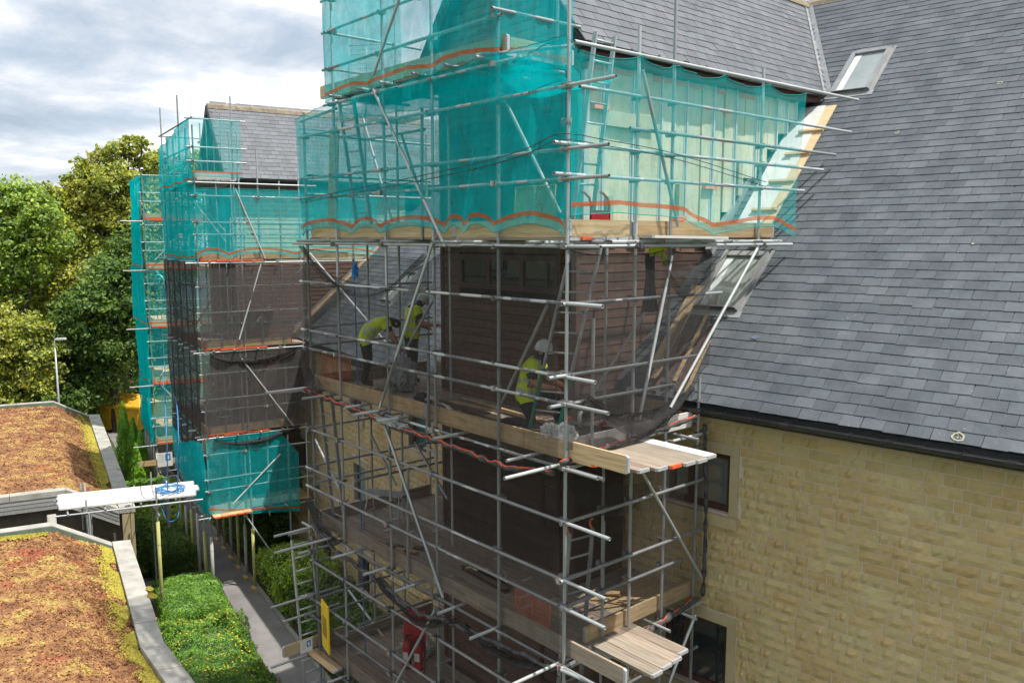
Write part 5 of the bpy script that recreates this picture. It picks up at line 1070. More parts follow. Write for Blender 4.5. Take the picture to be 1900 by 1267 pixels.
hedge('flowering_shrub', 'green shrub bed dotted with yellow flowers along the near coping', FB, .3, 7.5, .5, 2.45, .8, 'leaf_hedge', 50000, .027, lump=.26, flowers=.04, cat='shrub', seed=3, round_=.3)
hedge('dark_shrub', 'dark green shrub edge bordering the path below the yellow flowers', FB, .9, 7.5, 2.25, 2.6, .6, 'leaf_shrub', 14000, .03, lump=.2, flowers=.006, cat='shrub', seed=4, round_=.25)
hedge('box_hedge', 'dark green box hedge by the gangway posts', FB, -6.5, -4.15, .95, 2.3, .9, 'leaf_dark', 11000, .035, lump=.1, seed=5)
hedge('lime_hedge', 'lime green shrub against the far stone wall by the ladder', FL, -11.8, -9.0, -2.0, -.3, 1.35, 'leaf_lime', 12000, .045, lump=.25, cat='shrub', seed=6, round_=.3)
hedge('ivy_bank', 'deep green shrub bank behind the leaning ladder', FL, -9.2, -3.0, -1.95, -.2, 1.0, 'leaf_dark', 17000, .045, lump=.25, cat='shrub', seed=7, round_=.3)
hedge('low_hedge', 'yellow green low hedge behind the gangway', FB, -9.8, -7.2, .8, 2.6, .85, 'leaf_lime', 7000, .05, lump=.15, seed=8)
hedge('broadleaf_shrub', 'broad leaved shrub in front of the column conifers', FB, -12.8, -10.0, .7, 2.5, 1.1, 'leaf_hedge', 6000, .08, lump=.3, cat='shrub', seed=9, round_=.4)
hedge('mixed_shrub', 'mixed shrub tucked under the gangway', FB, -6.4, -4.3, .5, 1.0, 1.5, 'leaf_shrub', 4000, .05, lump=.3, cat='shrub', seed=10)
hedge('dark_shrub', 'dark shrub behind the posts of the second scaffold', FL, -20.0, -14.0, -1.9, -.4, 1.5, 'leaf_dark', 7000, .06, lump=.3, cat='shrub', seed=12)
rnd = random.Random(9)
def conifer(label, p, h, r, n, seed):
    rd = random.Random(seed); root = empty('conifer', p, label, 'conifer', 'column conifers beside the far low roof'); b = MB()
    t = MB(); t.tube([p, p + V((0, 0, h * .9))], [.05, .015], 6); t.build('trunk', 'bark', root)
    for _ in range(n):
        z = rd.random() ** .8 * h; rr = r * (1 - (z / h) ** 1.6) * rd.uniform(.75, 1.1) + .02; a = rd.random() * 6.28; rr *= 1 + .25 * wnoise3(a * 2, z * 2, seed)
        q = p + V((math.cos(a) * rr, math.sin(a) * rr, z)); nn = (V((math.cos(a), math.sin(a), .3)) + rv(rd) * .5).normalized(); up = (V((0, 0, 1)) + rv(rd) * .35).normalized(); sd = nn.cross(up).normalized() * .03
        b.add([q - sd, q + sd, q + up * rd.uniform(.09, .17)], [(0, 1, 2)])
    b.build('crown', 'leaf_cypress', root, kind='stuff')
for k, (x, y, h, r) in enumerate(((-19.8, 1.55, 3.0, .42), (-18.4, 1.5, 2.9, .42), (-17.2, 1.75, 2.7, .40), (-15.9, 1.6, 2.8, .42), (-14.7, 1.8, 2.6, .4), (-13.6, 1.5, 2.3, .38))):
    conifer('upright yellow green conifer, %s in the row from the yellow skip' % ('first', 'second', 'third', 'fourth', 'fifth', 'sixth')[k], FB(x, y, 0), h, r, 2600, 30 + k)
# ================================================================= trees
def tree(name, label, base, h, blobs, m, n, s, seed, group='trees behind the far scaffold', trunk=.3):
    """blobs: (dx,dy,dz,radius) foliage masses carried by limbs; leaf clumps gather on twigs with gaps between"""
    rd = random.Random(seed); root = empty(name, base, label, 'tree', group); b = MB(); t = MB()
    fork = base + V((0, 0, h * .28)); t.tube([base, base + V((.1, 0, h * .15)), fork], [trunk, trunk * .85, trunk * .7], 8)
    tot = sum(r ** 2.2 for *_, r in blobs)
    for dx, dy, dz, r in blobs:
        c = base + V((dx, dy, dz)); mid = fork.lerp(c, .55) + rv(rd) * .4; t.tube([fork, mid, c], [trunk * .45, trunk * .28, .04], 5)
        nc = int(14 + 46 * r ** 1.5); k = int(n * r ** 2.2 / tot / nc) + 1
        for _ in range(nc):
            d = rv(rd); d.z = abs(d.z) * .9 + d.z * .1 if rd.random() < .6 else d.z; rr = r * (rd.random() ** .35) * (1 + .35 * wnoise3(d.x * 2.3 + c.x, d.y * 2.3, d.z * 2.3 + seed)); q = c + V((d.x * rr, d.y * rr, d.z * rr * .85)); cs = r * rd.uniform(.13, .30)
            if rd.random() < .25: t.tube([c.lerp(q, .3), q], [.035, .012], 4)
            for _ in range(k):
                g_ = V((rd.gauss(0, 1), rd.gauss(0, 1), rd.gauss(0, .7))) * cs * .55; leaf(b, q + g_, (d * .5 + ez * .5 + rv(rd) * .9).normalized(), s * rd.uniform(.6, 1.35), rd, .6)
    t.build('trunk', 'bark', root); b.build('crown', m, root, kind='stuff')
def far(px, py, d): q = on_plane(px, py, CAM_LOC + _fh * d, _fh); return q
def tr(label, d, pxc, m, n0, s0, seed, blobs_px, trunk=.3, group='trees behind the far scaffold'):
    """blobs given by where they show: (px,py,radius_m,depth offset)"""
    base = far(pxc, 700, d); base.z = 0; bl = []; n = int(n0 * 1.9); s = s0 * .76
    for px, py, r, dd in blobs_px: q = far(px, py, d + dd); bl.append((q.x - base.x, q.y - base.y, q.z, r))
    tree('tree', label, base, max(z for *_, z, r in bl) if bl else 8, bl, m, n, s, seed, group, trunk)
tr('tall airy olive tree rising highest against the sky', 52, 235, 'leaf_olive', 12500, .165, 3, [(240, 263, .55, 0), (212, 276, .6, 1), (264, 270, .6, 0), (184, 290, .65, 0), (152, 308, .65, 0), (136, 342, .75, 0), (225, 290, 1.0, 0), (250, 288, .8, 1), (195, 312, .9, 0), (275, 310, 1.0, 1), (215, 345, 1.7, -1), (160, 335, 1.2, 0), (255, 360, 1.8, 1), (180, 385, 1.9, 0), (230, 420, 2.2, 0), (290, 300, .9, 2), (290, 380, 1.5, 1), (150, 420, 1.6, 1), (200, 470, 2.2, 1)])
tr('rounded dark green tree at the left edge of the picture', 47, 20, 'leaf_mid', 15000, .15, 4, [(15, 380, 1.8, 0), (50, 385, 1.5, 0), (-30, 400, 2.0, 0), (80, 410, 1.2, -1), (0, 450, 2.2, 0), (60, 460, 2.0, 0), (20, 520, 2.2, 0)])
tr('olive tree filling the gap between the tall tree and the round tree', 50, 120, 'leaf_olive', 13000, .16, 5, [(95, 385, 1.2, 0), (122, 380, 1.3, 1), (140, 360, 1.0, 1), (75, 365, 1.0, 0), (115, 440, 1.6, 0), (140, 470, 1.8, 0), (95, 420, 1.1, 0), (75, 500, 1.8, 0), (125, 530, 2.0, -1), (170, 520, 1.9, 0), (40, 560, 2.0, -2)])
tr('dark green tree beside the far teal netting', 46, 210, 'leaf_dark', 14000, .15, 6, [(215, 520, 1.8, 0), (190, 570, 2.0, -1), (235, 590, 1.9, 0), (160, 610, 1.9, -1), (215, 650, 2.0, 0), (130, 670, 1.7, 0), (250, 470, 1.5, 1), (190, 700, 1.8, 0)])
tr('olive green bushy tree above the far planted roof', 43, 50, 'leaf_olive', 13000, .14, 7, [(30, 640, 1.8, 0), (0, 690, 1.8, 0), (65, 660, 1.5, 0), (-30, 620, 1.9, 0), (50, 620, 1.3, 0), (20, 740, 1.6, 0), (75, 720, 1.3, 0)])
tr('deep shaded tree behind the lamp post', 55, 120, 'leaf_dark', 12000, .17, 8, [(110, 600, 2.6, 0), (60, 580, 2.4, 0), (150, 570, 2.3, 0), (110, 680, 2.6, 0), (180, 660, 2.4, 0), (20, 600, 2.6, 1), (70, 730, 2.4, 0), (150, 740, 2.0, 0), (230, 720, 2.2, 0), (10, 470, 2.4, 3), (240, 540, 2.4, 2)])
tr('green tree half hidden by the second scaffold netting', 57, 330, 'leaf_mid', 9000, .17, 9, [(310, 350, 2.2, 0), (350, 330, 1.8, 0), (380, 310, 1.6, 0), (300, 430, 2.6, 0), (360, 420, 2.6, 0), (270, 440, 2.3, 0), (420, 370, 2.0, 0), (330, 520, 2.8, 0), (280, 560, 2.4, 0)])
hedge('laurel_bank', 'glossy dark laurel bank behind the far planted roof', Frame(far(40, 720, 44).x, far(40, 720, 44).y, 49), -4, 3.4, -1.5, 1.5, 3.2, 'leaf_dark', 9000, .13, lump=.7, seed=15, group='trees behind the far scaffold', round_=.9)
tr('dark tree closing the gap beside the far scaffold foot', 60, 260, 'leaf_dark', 9000, .18, 19, [(250, 640, 2.6, 0), (280, 680, 2.6, 0), (230, 690, 2.4, 0), (300, 620, 2.6, 0), (270, 740, 2.4, 0), (310, 730, 2.4, 0), (200, 740, 2.2, 0), (240, 600, 2.4, 0)])
# ================================================================= lamp post
c = far(106, 700, 40.5); c.z = 0; q = far(106, 632, 40.5)
LP = empty('street_lamp', c, 'slim grey street lamp in front of the trees', 'lamp'); b = MB(); b.tube([c, V((c.x, c.y, q.z))], [.06, .035], 8); b.build('pole', 'steel_bright', LP)
b = MB(); e = _rt * .34; T = V((c.x, c.y, q.z)); b.tube([T, T + V((0, 0, .06)), T + e * .5 + V((0, 0, .08))], .025, 6); b.beam(T + e * .2 + V((0, 0, .08)), T + e * 1.6 + V((0, 0, .10)), .2, .09); b.build('lamp_head', 'white_plastic', LP)
# ================================================================= yellow skip with pitched lid
sk = at(222, 800, Z=0); FS = Frame(-42.6, 6.2, 38)
SK = empty('covered_skip', FS(0, 0, 0), 'yellow enclosed waste skip with hipped lid behind the conifers', 'skip')
b = MB(); b.hexa([FS(-1.6, -.8, .15), FS(1.6, -.8, .15), FS(1.6, .8, .15), FS(-1.6, .8, .15), FS(-1.9, -.9, 1.55), FS(1.9, -.9, 1.55), FS(1.9, .9, 1.55), FS(-1.9, .9, 1.55)]); b.build('body', 'skip_yellow', SK)
b = MB(); b.add([FS(-1.95, -.95, 1.57), FS(1.95, -.95, 1.57), FS(1.95, .95, 1.57), FS(-1.95, .95, 1.57), FS(-1.2, 0, 2.15), FS(1.2, 0, 2.15)], [(0, 1, 5, 4), (1, 2, 5), (2, 3, 4, 5), (3, 0, 4)]); b.build('lid', 'skip_yellow', SK)
b = MB()
for x in (-1.6, -.8, 0, .8, 1.6): b.beam(FS(x, -.82, .2), FS(x * 1.15, -.95, 1.5), .08, .06); 
b.beam(FS(-1.95, -.96, 1.5), FS(1.95, -.96, 1.5), .07, .09); b.build('rib', 'skip_yellow', SK)
# blue-grey information panel under the gangway
sp = on_plane(312, 985, F2(-5.6, -.35), F2.ey); sp.z = 0
FP = Frame(sp.x, sp.y, -9); SGN = empty('information_panel', sp, 'tall blue grey panel standing by the post row under the gangway', 'sign')
b = MB(); b.box(FP, -.3, .3, -.04, .04, .02, 2.3); b.build('panel', 'sign_grey_blue', SGN); b = MB(); b.box(FP, -.33, -.3, -.05, .05, 0, 2.34); b.box(FP, .3, .33, -.05, .05, 0, 2.34); b.build('side_rail', 'steel_bright', SGN)
# ================================================================= ladders
def ladder(label, a, c, wv, m='steel_bright', nr=None, foot=None, hooks=None, bars=True):
    """a,c: bottom and top of the left stile; wv: vector to the other stile"""
    a, c, wv = V(a), V(c), V(wv); root = empty('ladder', a, label, 'ladder', 'ladders on the scaffolds'); d = (c - a).normalized(); L = (c - a).length
    nrm = d.cross(wv).normalized()
    for o in (V((0, 0, 0)), wv):
        b = MB(); b.beam(a + o, c + o, .026, .066, up=nrm, mi=0)
        if foot: b.beam(a + o - d * .002, a + o + d * foot, .029, .069, up=nrm, mi=1)
        b.build('stile', [m, 'green_paint'], root)
    n = nr or int(L / .26)
    for k in range(n): p = a + d * (.15 + k * (L - .25) / max(1, n - 1)); b = MB(); b.tube([p, p + wv], .016, 6); b.build('rung', 'steel_bright', root)
    if hooks:
        for o in (V((0, 0, 0)), wv):
            b = MB(); b.tube([c + o + d * (.0) + nrm * (.07 * math.sin(t) * hooks) + d * (.07 * (1 - math.cos(t))) for t in (0, .6, 1.2, 1.8, 2.4, 3.0)], .017, 6); b.build('end_cap', 'guard_orange', root)
    return root
A, B = at(645, 440, Y=.62), at(640, 170, Y=.3); ladder('steel ladder rising through the left bay behind the teal front net', (-6.1, .62, 11.02), (-6.36, .40, 13.75), (.42, .05, 0), 'steel', foot=None)
ladder('long ladder with green feet standing in front of the kneeling worker', (-1.06, .30, 8.18), (-.46, .55, 10.92), (.40, .16, 0), 'steel_bright', foot=1.05)
ladder('steel ladder with a stabiliser bar behind the bright net at the insulated corner', (-.55, .62, 11.02), (-.50, 1.0, 13.72), (-.02, .40, .0), 'steel_bright')
ladder('ladder dropping from the workers deck at the left end of the scaffold', (-6.75, .30, 5.47), (-6.85, .12, 8.3), (.40, .02, 0), 'steel')
lt, lb_ = at(541, 1003, X=-7.12), at(567, 1280, X=-7.12); dl = (lt - lb_).normalized(); lb_ = lb_ - dl * (lb_.z / dl.z)
ladder('tall ladder with green tip standing outside the lower left corner', lb_, lt, (0, .42, 0), 'steel_bright')
ladder('ladder with orange capped tips poking up through the empty deck', (-.72, .45, 2.8), (-.62, .72, 6.8), (.05, .42, .0), 'steel', hooks=1)
ladder('ladder inside the second scaffold behind the upper teal net', F2(-.6, 1.0, 7.7), F2(-.6, 1.1, 11.6), F2.ey * .42, 'steel_bright')
ladder('ladder inside the second scaffold behind the middle black net', F2(-.35, .35, 5.1), F2(-.3, .3, 8.2), F2.ey * .5, 'steel_bright')
ladder('long access ladder on the far scaffold side', F3(-.3, .5, 2.4), F3(-.3, .5, 9.9), F3.ey * .5, 'steel_bright')
ladder('short ladder at the foot of the far scaffold', F3(-.3, .4, .05), F3(-.35, .4, 3.4), F3.ey * .55, 'steel')
# red grab hooks of a ladder top at the edge of the upper right deck
b = MB()
for y in (.72, 1.08): b.tube([V((-.28, y, 11.02)), V((-.28, y, 11.42)), V((-.28, y - .03, 11.52)), V((-.28, y - .12, 11.58)), V((-.28, y - .18, 11.60))], .018, 7)
b.beam((-.28, .72, 11.28), (-.28, 1.08, 11.28), .02, .16); b.build('ladder_grab', 'plastic_red', None, 'red curved ladder grab handles beside the corner standard', 'handle', loc=(-.28, .9, 11.02))
# ================================================================= brick guards
def guard(label, o, u, v, m, nx=12, ny=8, diag=True, hooks=True, solid=False):
    """o corner, u width vector, v height vector"""
    o, u, v = V(o), V(u), V(v); root = empty('brick_guard', o, label, 'brick guard', 'mesh brick guards on the toe boards'); n = u.cross(v).normalized()
    b = MB()
    for p, q in ((o, o + u), (o + u, o + u + v), (o + u + v, o + v), (o + v, o), (o + u * .5, o + u * .5 + v)): b.tube([p, q], .008, 5)
    b.build('frame', m, root); b = MB()
    if diag:
        for k in range(-ny, nx):
            for s in (1, -1):
                t0 = max(0, -k / nx); P = []
                x0 = k / nx
                for f in (0, 1): P.append((x0 + f * ny / nx, f if s > 0 else 1 - f))
                (xa, ya), (xb, yb) = P
                if xa < 0: f = -xa / (xb - xa); xa, ya = 0, ya + (yb - ya) * f
                if xb > 1: f = (1 - xa) / (xb - xa); yb = ya + (yb - ya) * f; xb = 1
                if xb > xa + .02: b.tube([o + u * xa + v * ya, o + u * xb + v * yb], .0035, 3, cap=False)
    else:
        for k in range(1, nx): b.tube([o + u * (k / nx), o + u * (k / nx) + v], .003, 3, cap=False)
        for k in range(1, ny): b.tube([o + v * (k / ny), o + v * (k / ny) + u], .004, 3, cap=False)
    b.build('mesh', m, root)
    if hooks:
        for f in (.2, .65):
            p = o + u * f; b = MB(); b.tube([p - v * .05, p - v * .05 - n * .07, p - v * .22 - n * .07], .009, 5); b.tube([p + u * .12 - v * .05, p + u * .12 - v * .05 - n * .07, p + u * .12 - v * .22 - n * .07], .009, 5); b.build('hook', m, root)
guard('yellow diamond mesh guard leaning on the front toe board behind teal net', (-1.12, .10, 11.24), (.78, 0, .0), (0, .03, .43), 'guard_yellow')
guard('grey wire guard on the topmost deck', (-5.45, .12, 13.62), (.55, .35, 0), (0, .02, .62), 'guard_grey', nx=18, ny=8, diag=False)
guard('orange mesh guard at the near corner of the empty deck', (-1.12, .12, 5.62), (.72, 0, 0), (0, .02, .42), 'guard_orange', nx=16, ny=11, diag=False)
guard('orange mesh guard behind the left end of the workers deck', (-6.75, .14, 8.38), (.62, .25, 0), (0, .02, .44), 'guard_orange', nx=20, ny=14, diag=False)
o = V((-6.42, -.12, 3.05)); YG = empty('edge_guard', o, 'yellow plastic guard panel fixed at the lower left corner', 'guard'); b = MB(); b.beam(o + V((0, 0, 0)), o + V((0, 0, .95)), .03, .46, up=V((-.97, .22, 0)).normalized()); b.build('panel', 'plastic_yellow', YG)
b = MB()
for k in range(14): z = .28 + k * .03; dd = V((.97, -.22, 0)).normalized(); b.beam(o + V((0, 0, z)) - dd * .15 + dd.cross(ez) * .017, o + V((0, 0, z)) + dd * .15 + dd.cross(ez) * .017, .002, .012)
b.build('slot', 'black_rubber', YG)
# ================================================================= fire point
FX = Frame(-5.0, .95, 35)
FP_ = empty('extinguisher_stand', FX(0, 0, 2.75), 'red fire point stand with two extinguishers on the lowest deck', 'fire stand')
b = MB(); b.hexa([FX(-.22, .06, 3.2), FX(.22, .06, 3.2), FX(.22, .08, 3.2), FX(-.22, .08, 3.2), FX(-.20, .12, 3.98), FX(.20, .12, 3.98), FX(.20, .14, 3.98), FX(-.20, .14, 3.98)]); b.build('backboard', 'plastic_red', FP_)
for x in (-.22, .22): b = MB(); b.tube([FX(x, .0, 2.76), FX(x, .07, 3.2), FX(x * .9, .14, 4.0)], .014, 6); b.build('leg', 'plastic_red', FP_)
for x in (-.1, .13):
    b = MB(); b.lathe(FX(x, -.06, 2.92), [(.0, 0), (.085, .0), (.09, .03), (.09, .42), (.07, .48), (.025, .52), (.025, .56)], 14); e_ = b.build('extinguisher', 'plastic_red', FP_)
    b = MB(); b.tube([FX(x, -.06, 3.48), FX(x, -.06, 3.54)], .03, 8); b.beam(FX(x - .02, -.06, 3.55), FX(x + .1, -.06, 3.57), .02, .02); b.tube([FX(x, -.06, 3.5), FX(x + .12, -.1, 3.46), FX(x + .13, -.1, 3.2), FX(x + .08, -.14, 3.05)], .012, 6); b.build('hose', 'black_rubber', FP_)
    b = MB(); b.lathe(FX(x, -.06, 2.915), [(.092, 0), (.092, .03)], 14); b.build('base_ring', 'black_rubber', FP_); b = MB(); b.quad(FX(x - .05, -.155, 3.1), FX(x + .05, -.155, 3.1), FX(x + .05, -.155, 3.26), FX(x - .05, -.155, 3.26)); b.build('label_plate', 'white_plastic', FP_)
# ================================================================= trestle
FTt = Frame(-6.05, .95, 28)
TT = empty('trestle_table', FTt(0, 0, 5.45), 'grey folding trestle with plank top on the empty deck', 'trestle')
b = MB(); b.box(FTt, -.30, .55, -.13, .13, 6.05, 6.09); b.build('top_plank', 'grey_timber', TT)
for x in (-.22, .45):
    for y in (-.1, .1): b = MB(); b.tube([FTt(x, y * .8, 6.05), FTt(x + (-.06 if x < 0 else .06), y * 2.2, 5.5)], .014, 6); b.box(FTt, x + (-.09 if x < 0 else .03), x + (-.03 if x < 0 else .09), y * 2.2 - .03, y * 2.2 + .03, 5.455, 5.51); b.build('leg', 'steel_bright', TT)
    b = MB(); b.tube([FTt(x, -.18, 5.7), FTt(x, .18, 5.7)], .01, 5); b.build('stretcher', 'steel', TT)
# ================================================================= loose things on the decks
def lump(label, name, cat, c, sx, sy, sz, m, seed, amp=.35, f=5, n=22, group=None):
    b = MB(); c = V(c)
    def fn(u, v):
        th, ph = u * 6.2832, (v - .5) * 3.1416; d = V((math.cos(th) * math.cos(ph), math.sin(th) * math.cos(ph), math.sin(ph))); k = 1 + amp * wnoise3(d.x * f + seed, d.y * f, d.z * f) + amp * .5 * wnoise3(d.x * f * 2.5, d.y * f * 2.5 + seed, d.z * f * 2.5)
        q = c + V((d.x * sx * k, d.y * sy * k, d.z * sz * k)); q.z = max(q.z, c.z - sz * .75); return q
    b.grid(fn, n * 2, n, smooth=False); return b.build(name, m, None, label, cat, group, loc=c - V((0, 0, sz * .75)))
mat('clear_sheet', [(0.62, 0.64, 0.66), (0.8, 0.82, 0.84)], rough=0.25, scale=9, bump=.6, bscale=18)
net_mat('clear_film', (0.75, 0.78, 0.80), 0.45, 0.15)
lump('crumpled clear plastic bag on the toe board at the near corner standard', 'plastic_bag', 'bag', (-.12, .12, 8.45), .19, .13, .13, 'clear_film', 3, .3, 3)
lump('second crumpled clear plastic bag beside the near corner standard', 'plastic_bag', 'bag', (-.42, .13, 8.42), .14, .12, .12, 'clear_film', 5, .3, 3)
b = MB(); P = [at(848, 752, Y=.15), at(872, 745, Y=.2), at(890, 752, Y=.2), at(912, 775, Y=.12)]
b.grid(lambda u, v: V((-3.02 + .62 * u, .10 + .22 * v + .03 * math.sin(u * 7), 8.43 - .05 * u - .12 * v * v + .04 * wnoise3(u * 4, v * 4, 2))), 16, 8); b.tube([(-2.98, .12, 8.44), (-3.1, .10, 8.50), (-3.22, .12, 8.46), (-3.32, .14, 8.42)], [.03, .035, .03, .02], 6); b.build('white_sack', 'sheet_white', None, 'white sack flopped over the front toe board', 'sack', loc=(-2.7, .1, 8.3))
lump('grey waste sack sagging between the two workers', 'waste_sack', 'sack', (-5.35, 1.05, 8.45), .30, .24, .36, 'sheet_grey', 8, .28, 3)
lump('shredded grey sheeting tangled in the rolled net', 'torn_sheeting', 'sheeting', (-3.9, -.14, 7.98), .42, .05, .06, 'sheet_grey', 9, .8, 7)
lump('dark tool bag on the workers deck', 'tool_bag', 'bag', (-4.0, .55, 8.27), .18, .12, .12, 'black_rubber', 11, .2, 3)
rd = random.Random(4)
def strips(label, c, n, L, m, ang, z, spread=.3):
    root = empty('timber_offcuts', c, label, 'timber'); c = V(c)
    for k in range(n):
        a = ang + rd.uniform(-.16, .16); l = L * rd.uniform(.5, 1.1); p = c + V((rd.uniform(-.3, .3), rd.uniform(-spread, spread) * .6, .014 + .026 * (k % 3))); d = V((math.cos(a), math.sin(a), 0)) * l / 2; b = MB(); b.beam(p - d, p + d, rd.uniform(.04, .12), .024); b.build('offcut', m if rd.random() < .7 else 'board_new', root)
strips('brown cladding strips piled by the kneeling worker', (-1.9, .5, 8.165), 9, 1.3, 'brown_clad', .05, 0)
strips('brown cladding strips lying along the workers deck', (-3.4, .7, 8.165), 9, 1.5, 'brown_clad', 0.02, 0)
strips('pale timber lengths along the foot of the bay', (-2.6, 1.22, 8.165), 4, 2.6, 'board_new', 0.0, 0, .08)
strips('dark offcuts at the feet of the bending worker', (-5.6, .45, 8.165), 7, .8, 'brown_clad', .1, 0)
strips('scraps of brown board scattered on the empty deck', (-4.6, .5, 5.455), 9, .3, 'brown_clad', .4, 0, .6)
strips('long brown strips along the empty deck', (-2.5, .6, 5.455), 5, 1.2, 'brown_clad', 0.02, 0, .5)
strips('wood offcuts on the right return deck of the empty lift', (-.6, 2.1, 5.455), 6, .5, 'board_new', .8, 0, .4)
lump('pale sheet rubbish on the lowest deck', 'rubbish_sheet', 'sheeting', (-5.7, 1.5, 2.84), .35, .22, .10, 'sheet_white', 13, .6, 4)
# chop saw on the right return
FC = Frame(-.45, .75, 30); CS = empty('chop_saw', FC(0, 0, 8.17), 'black chop saw with red clamps near the corner of the workers deck', 'saw')
b = MB(); b.box(FC, -.22, .22, -.15, .15, 8.28, 8.34); b.box(FC, -.45, .45, .02, .08, 8.34, 8.40); b.build('table', 'black_rubber', CS)
for x in (-.18, .18):
    for y in (-.1, .1): b = MB(); b.tube([FC(x, y, 8.17), FC(x * .8, y * .8, 8.29)], .016, 5); b.build('leg', 'black_rubber', CS)
b = MB(); b.lathe(FC(0, -.0, 8.52), [(.0, -.02), (.13, -.02), (.13, .02), (0, .02)], 18, axis=FC.ex); b.build('blade_guard', 'steel_bright', CS); b = MB(); b.tube([FC(0, .12, 8.42), FC(0, .05, 8.62), FC(0, -.12, 8.68)], .03, 7); b.box(FC, -.07, .07, -.03, .12, 8.46, 8.58); b.build('motor', 'black_rubber', CS)
for x in (-.28, .26): b = MB(); b.beam(FC(x, .05, 8.41), FC(x + .12, .03, 8.50), .05, .05); b.beam(FC(x + .1, .03, 8.50), FC(x + .12, -.05, 8.50), .03, .03); b.build('clamp', 'plastic_red', CS)
# upright plank against the left end
FPk = Frame(-6.35, .2, 20); b = MB(); b.hexa([FPk(-.10, 0, 11.02), FPk(.10, 0, 11.02), FPk(.10, .04, 11.02), FPk(-.10, .04, 11.02), FPk(-.10, .14, 12.96), FPk(.10, .14, 12.96), FPk(.10, .18, 12.96), FPk(-.10, .18, 12.96)]); b.add([FPk(.04, .15, 12.96), FPk(.09, .15, 12.96), FPk(.05, .15, 13.08)], [(0, 1, 2)]); b.build('plank', 'board_new', None, 'pale plank stood upright inside the left end of the teal netting', 'plank', loc=FPk(0, 0, 11.02))
# half-hidden fourth worker, simplified to a hung hi-vis jacket and coat
q0 = at(1212, 452, X=-.35)
HJ = empty('worker_stand_in', q0 - V((0, 0, .9)), 'mostly hidden worker, simplified to a dark coat and yellow hi-vis jacket below the upper deck', 'worker stand-in')
b = MB(); b.grid(lambda u, v: q0 + V((0, .30 * (u - .5) * (1 - .25 * v), -.16 * v - .05 * abs(u - .5))) + V((.05 * math.sin(u * 9) * v + .03, 0, 0)), 16, 6); b.tube([q0 + V((.03, .14, -.05)), q0 + V((.06, .19, -.22)), q0 + V((.05, .2, -.32))], [.045, .04, .03], 7); b.build('yellow_shoulders', 'hivis', HJ)
b = MB(); b.grid(lambda u, v: q0 + V((0, .30 * (u - .5) * (.85 + .25 * v) - .05, -.14 - .85 * v)) + V((.06 * math.sin(u * 11 + v * 2) * (.4 + v), 0, 0)), 18, 10); b.build('dark_body', 'trousers', HJ)
# ================================================================= ropes and pulleys
def rope(label, pts, r=.011, m='rope_blue', name='rope'):
    b = MB(); P = []
    pts = [V(p) for p in pts]
    for i, (a, c) in enumerate(zip(pts, pts[1:])):
        p0 = pts[i - 1] if i else a; p3 = pts[i + 2] if i + 2 < len(pts) else c
        for k in range(8): t = k / 8; P.append(.5 * ((2 * a) + (c - p0) * t + (2 * p0 - 5 * a + 4 * c - p3) * t * t + (3 * a - p0 - 3 * c + p3) * t ** 3))
    P.append(pts[-1]); b.tube(P, r, 5); return b.build(name, m, None, label, 'rope', loc=pts[-1])
g0 = at(655, 470, Y=.12)
PU = empty('pulley', g0, 'grey pulley block slung below the long toe board at the left', 'pulley'); b = MB(); b.lathe(g0 + V((0, -.02, -.08)), [(.0, 0), (.06, 0), (.05, .02), (.06, .04), (0, .04)], 16, axis=V((.5, .8, 0))); b.build('wheel', 'steel', PU); b = MB(); b.tube([g0 + V((0, 0, .25)), g0 + V((0, 0, .0)), g0 + V((.03, 0, -.1))], .012, 6); b.build('hook', 'steel', PU)
rope('blue rope hanging straight from the pulley to the lower decks', [g0 + V((.02, 0, -.1)), g0 + V((.05, 0, -2)), g0 + V((.06, 0, -4.4)), g0 + V((.1, 0, -7.4))])
lump('blue rope tail knotted under the pulley', 'rope_knot', 'rope', g0 + V((.06, 0, -.32)), .05, .05, .13, 'rope_blue', 5, .7, 6)
gw = F3.plane_x(295, 518, .35); gc = F3(.35, gw.y, gw.z)
GWh = empty('gin_wheel', gc, 'teal gin wheel hung out from the far scaffold', 'pulley'); mat('gin_teal', [(0.02, 0.5, 0.48)], rough=.4); b = MB(); b.lathe(gc, [(.17, -.03), (.2, 0), (.17, .03)], 20, axis=_fh); b.lathe(gc, [(.0, -.02), (.04, -.02), (.04, .02), (0, .02)], 10, axis=_fh); b.beam(gc - _rt * .18, gc + _rt * .18, .02, .02); b.beam(gc + V((0, 0, -.18)), gc + V((0, 0, .4)), .02, .02); b.build('wheel', 'gin_teal', GWh)
r1 = gc - _rt * .18; r2 = gc + _rt * .18
rope('blue hoist rope falling from the gin wheel, left fall', [r1, r1 + V((.05, .1, -4)), FB(-.95, 1.2, 6.0), FB(-1.0, 1.15, 3.8)], .016)
rope('blue hoist rope falling from the gin wheel, right fall', [r2, r2 + V((.05, .1, -4)), FB(-.85, 1.5, 6.0), FB(-.9, 1.4, 3.8), FB(-.72, 1.35, 3.1), FB(-.7, 1.1, 3.0), FB(-.75, .95, 3.35), FB(-.85, 1.0, 3.78)], .016)
cp = []
for k in range(40): t = k * .75; rr = .28 + .1 * math.sin(k * 1.7); cp.append(FB(-1.25 + .55 * math.sin(t) * rr * 2.4, 1.25 + math.cos(t) * rr * 1.1, 3.76 + .012 * (k % 5)))
rope('blue rope coiled loosely on the gangway boards', cp, .014)
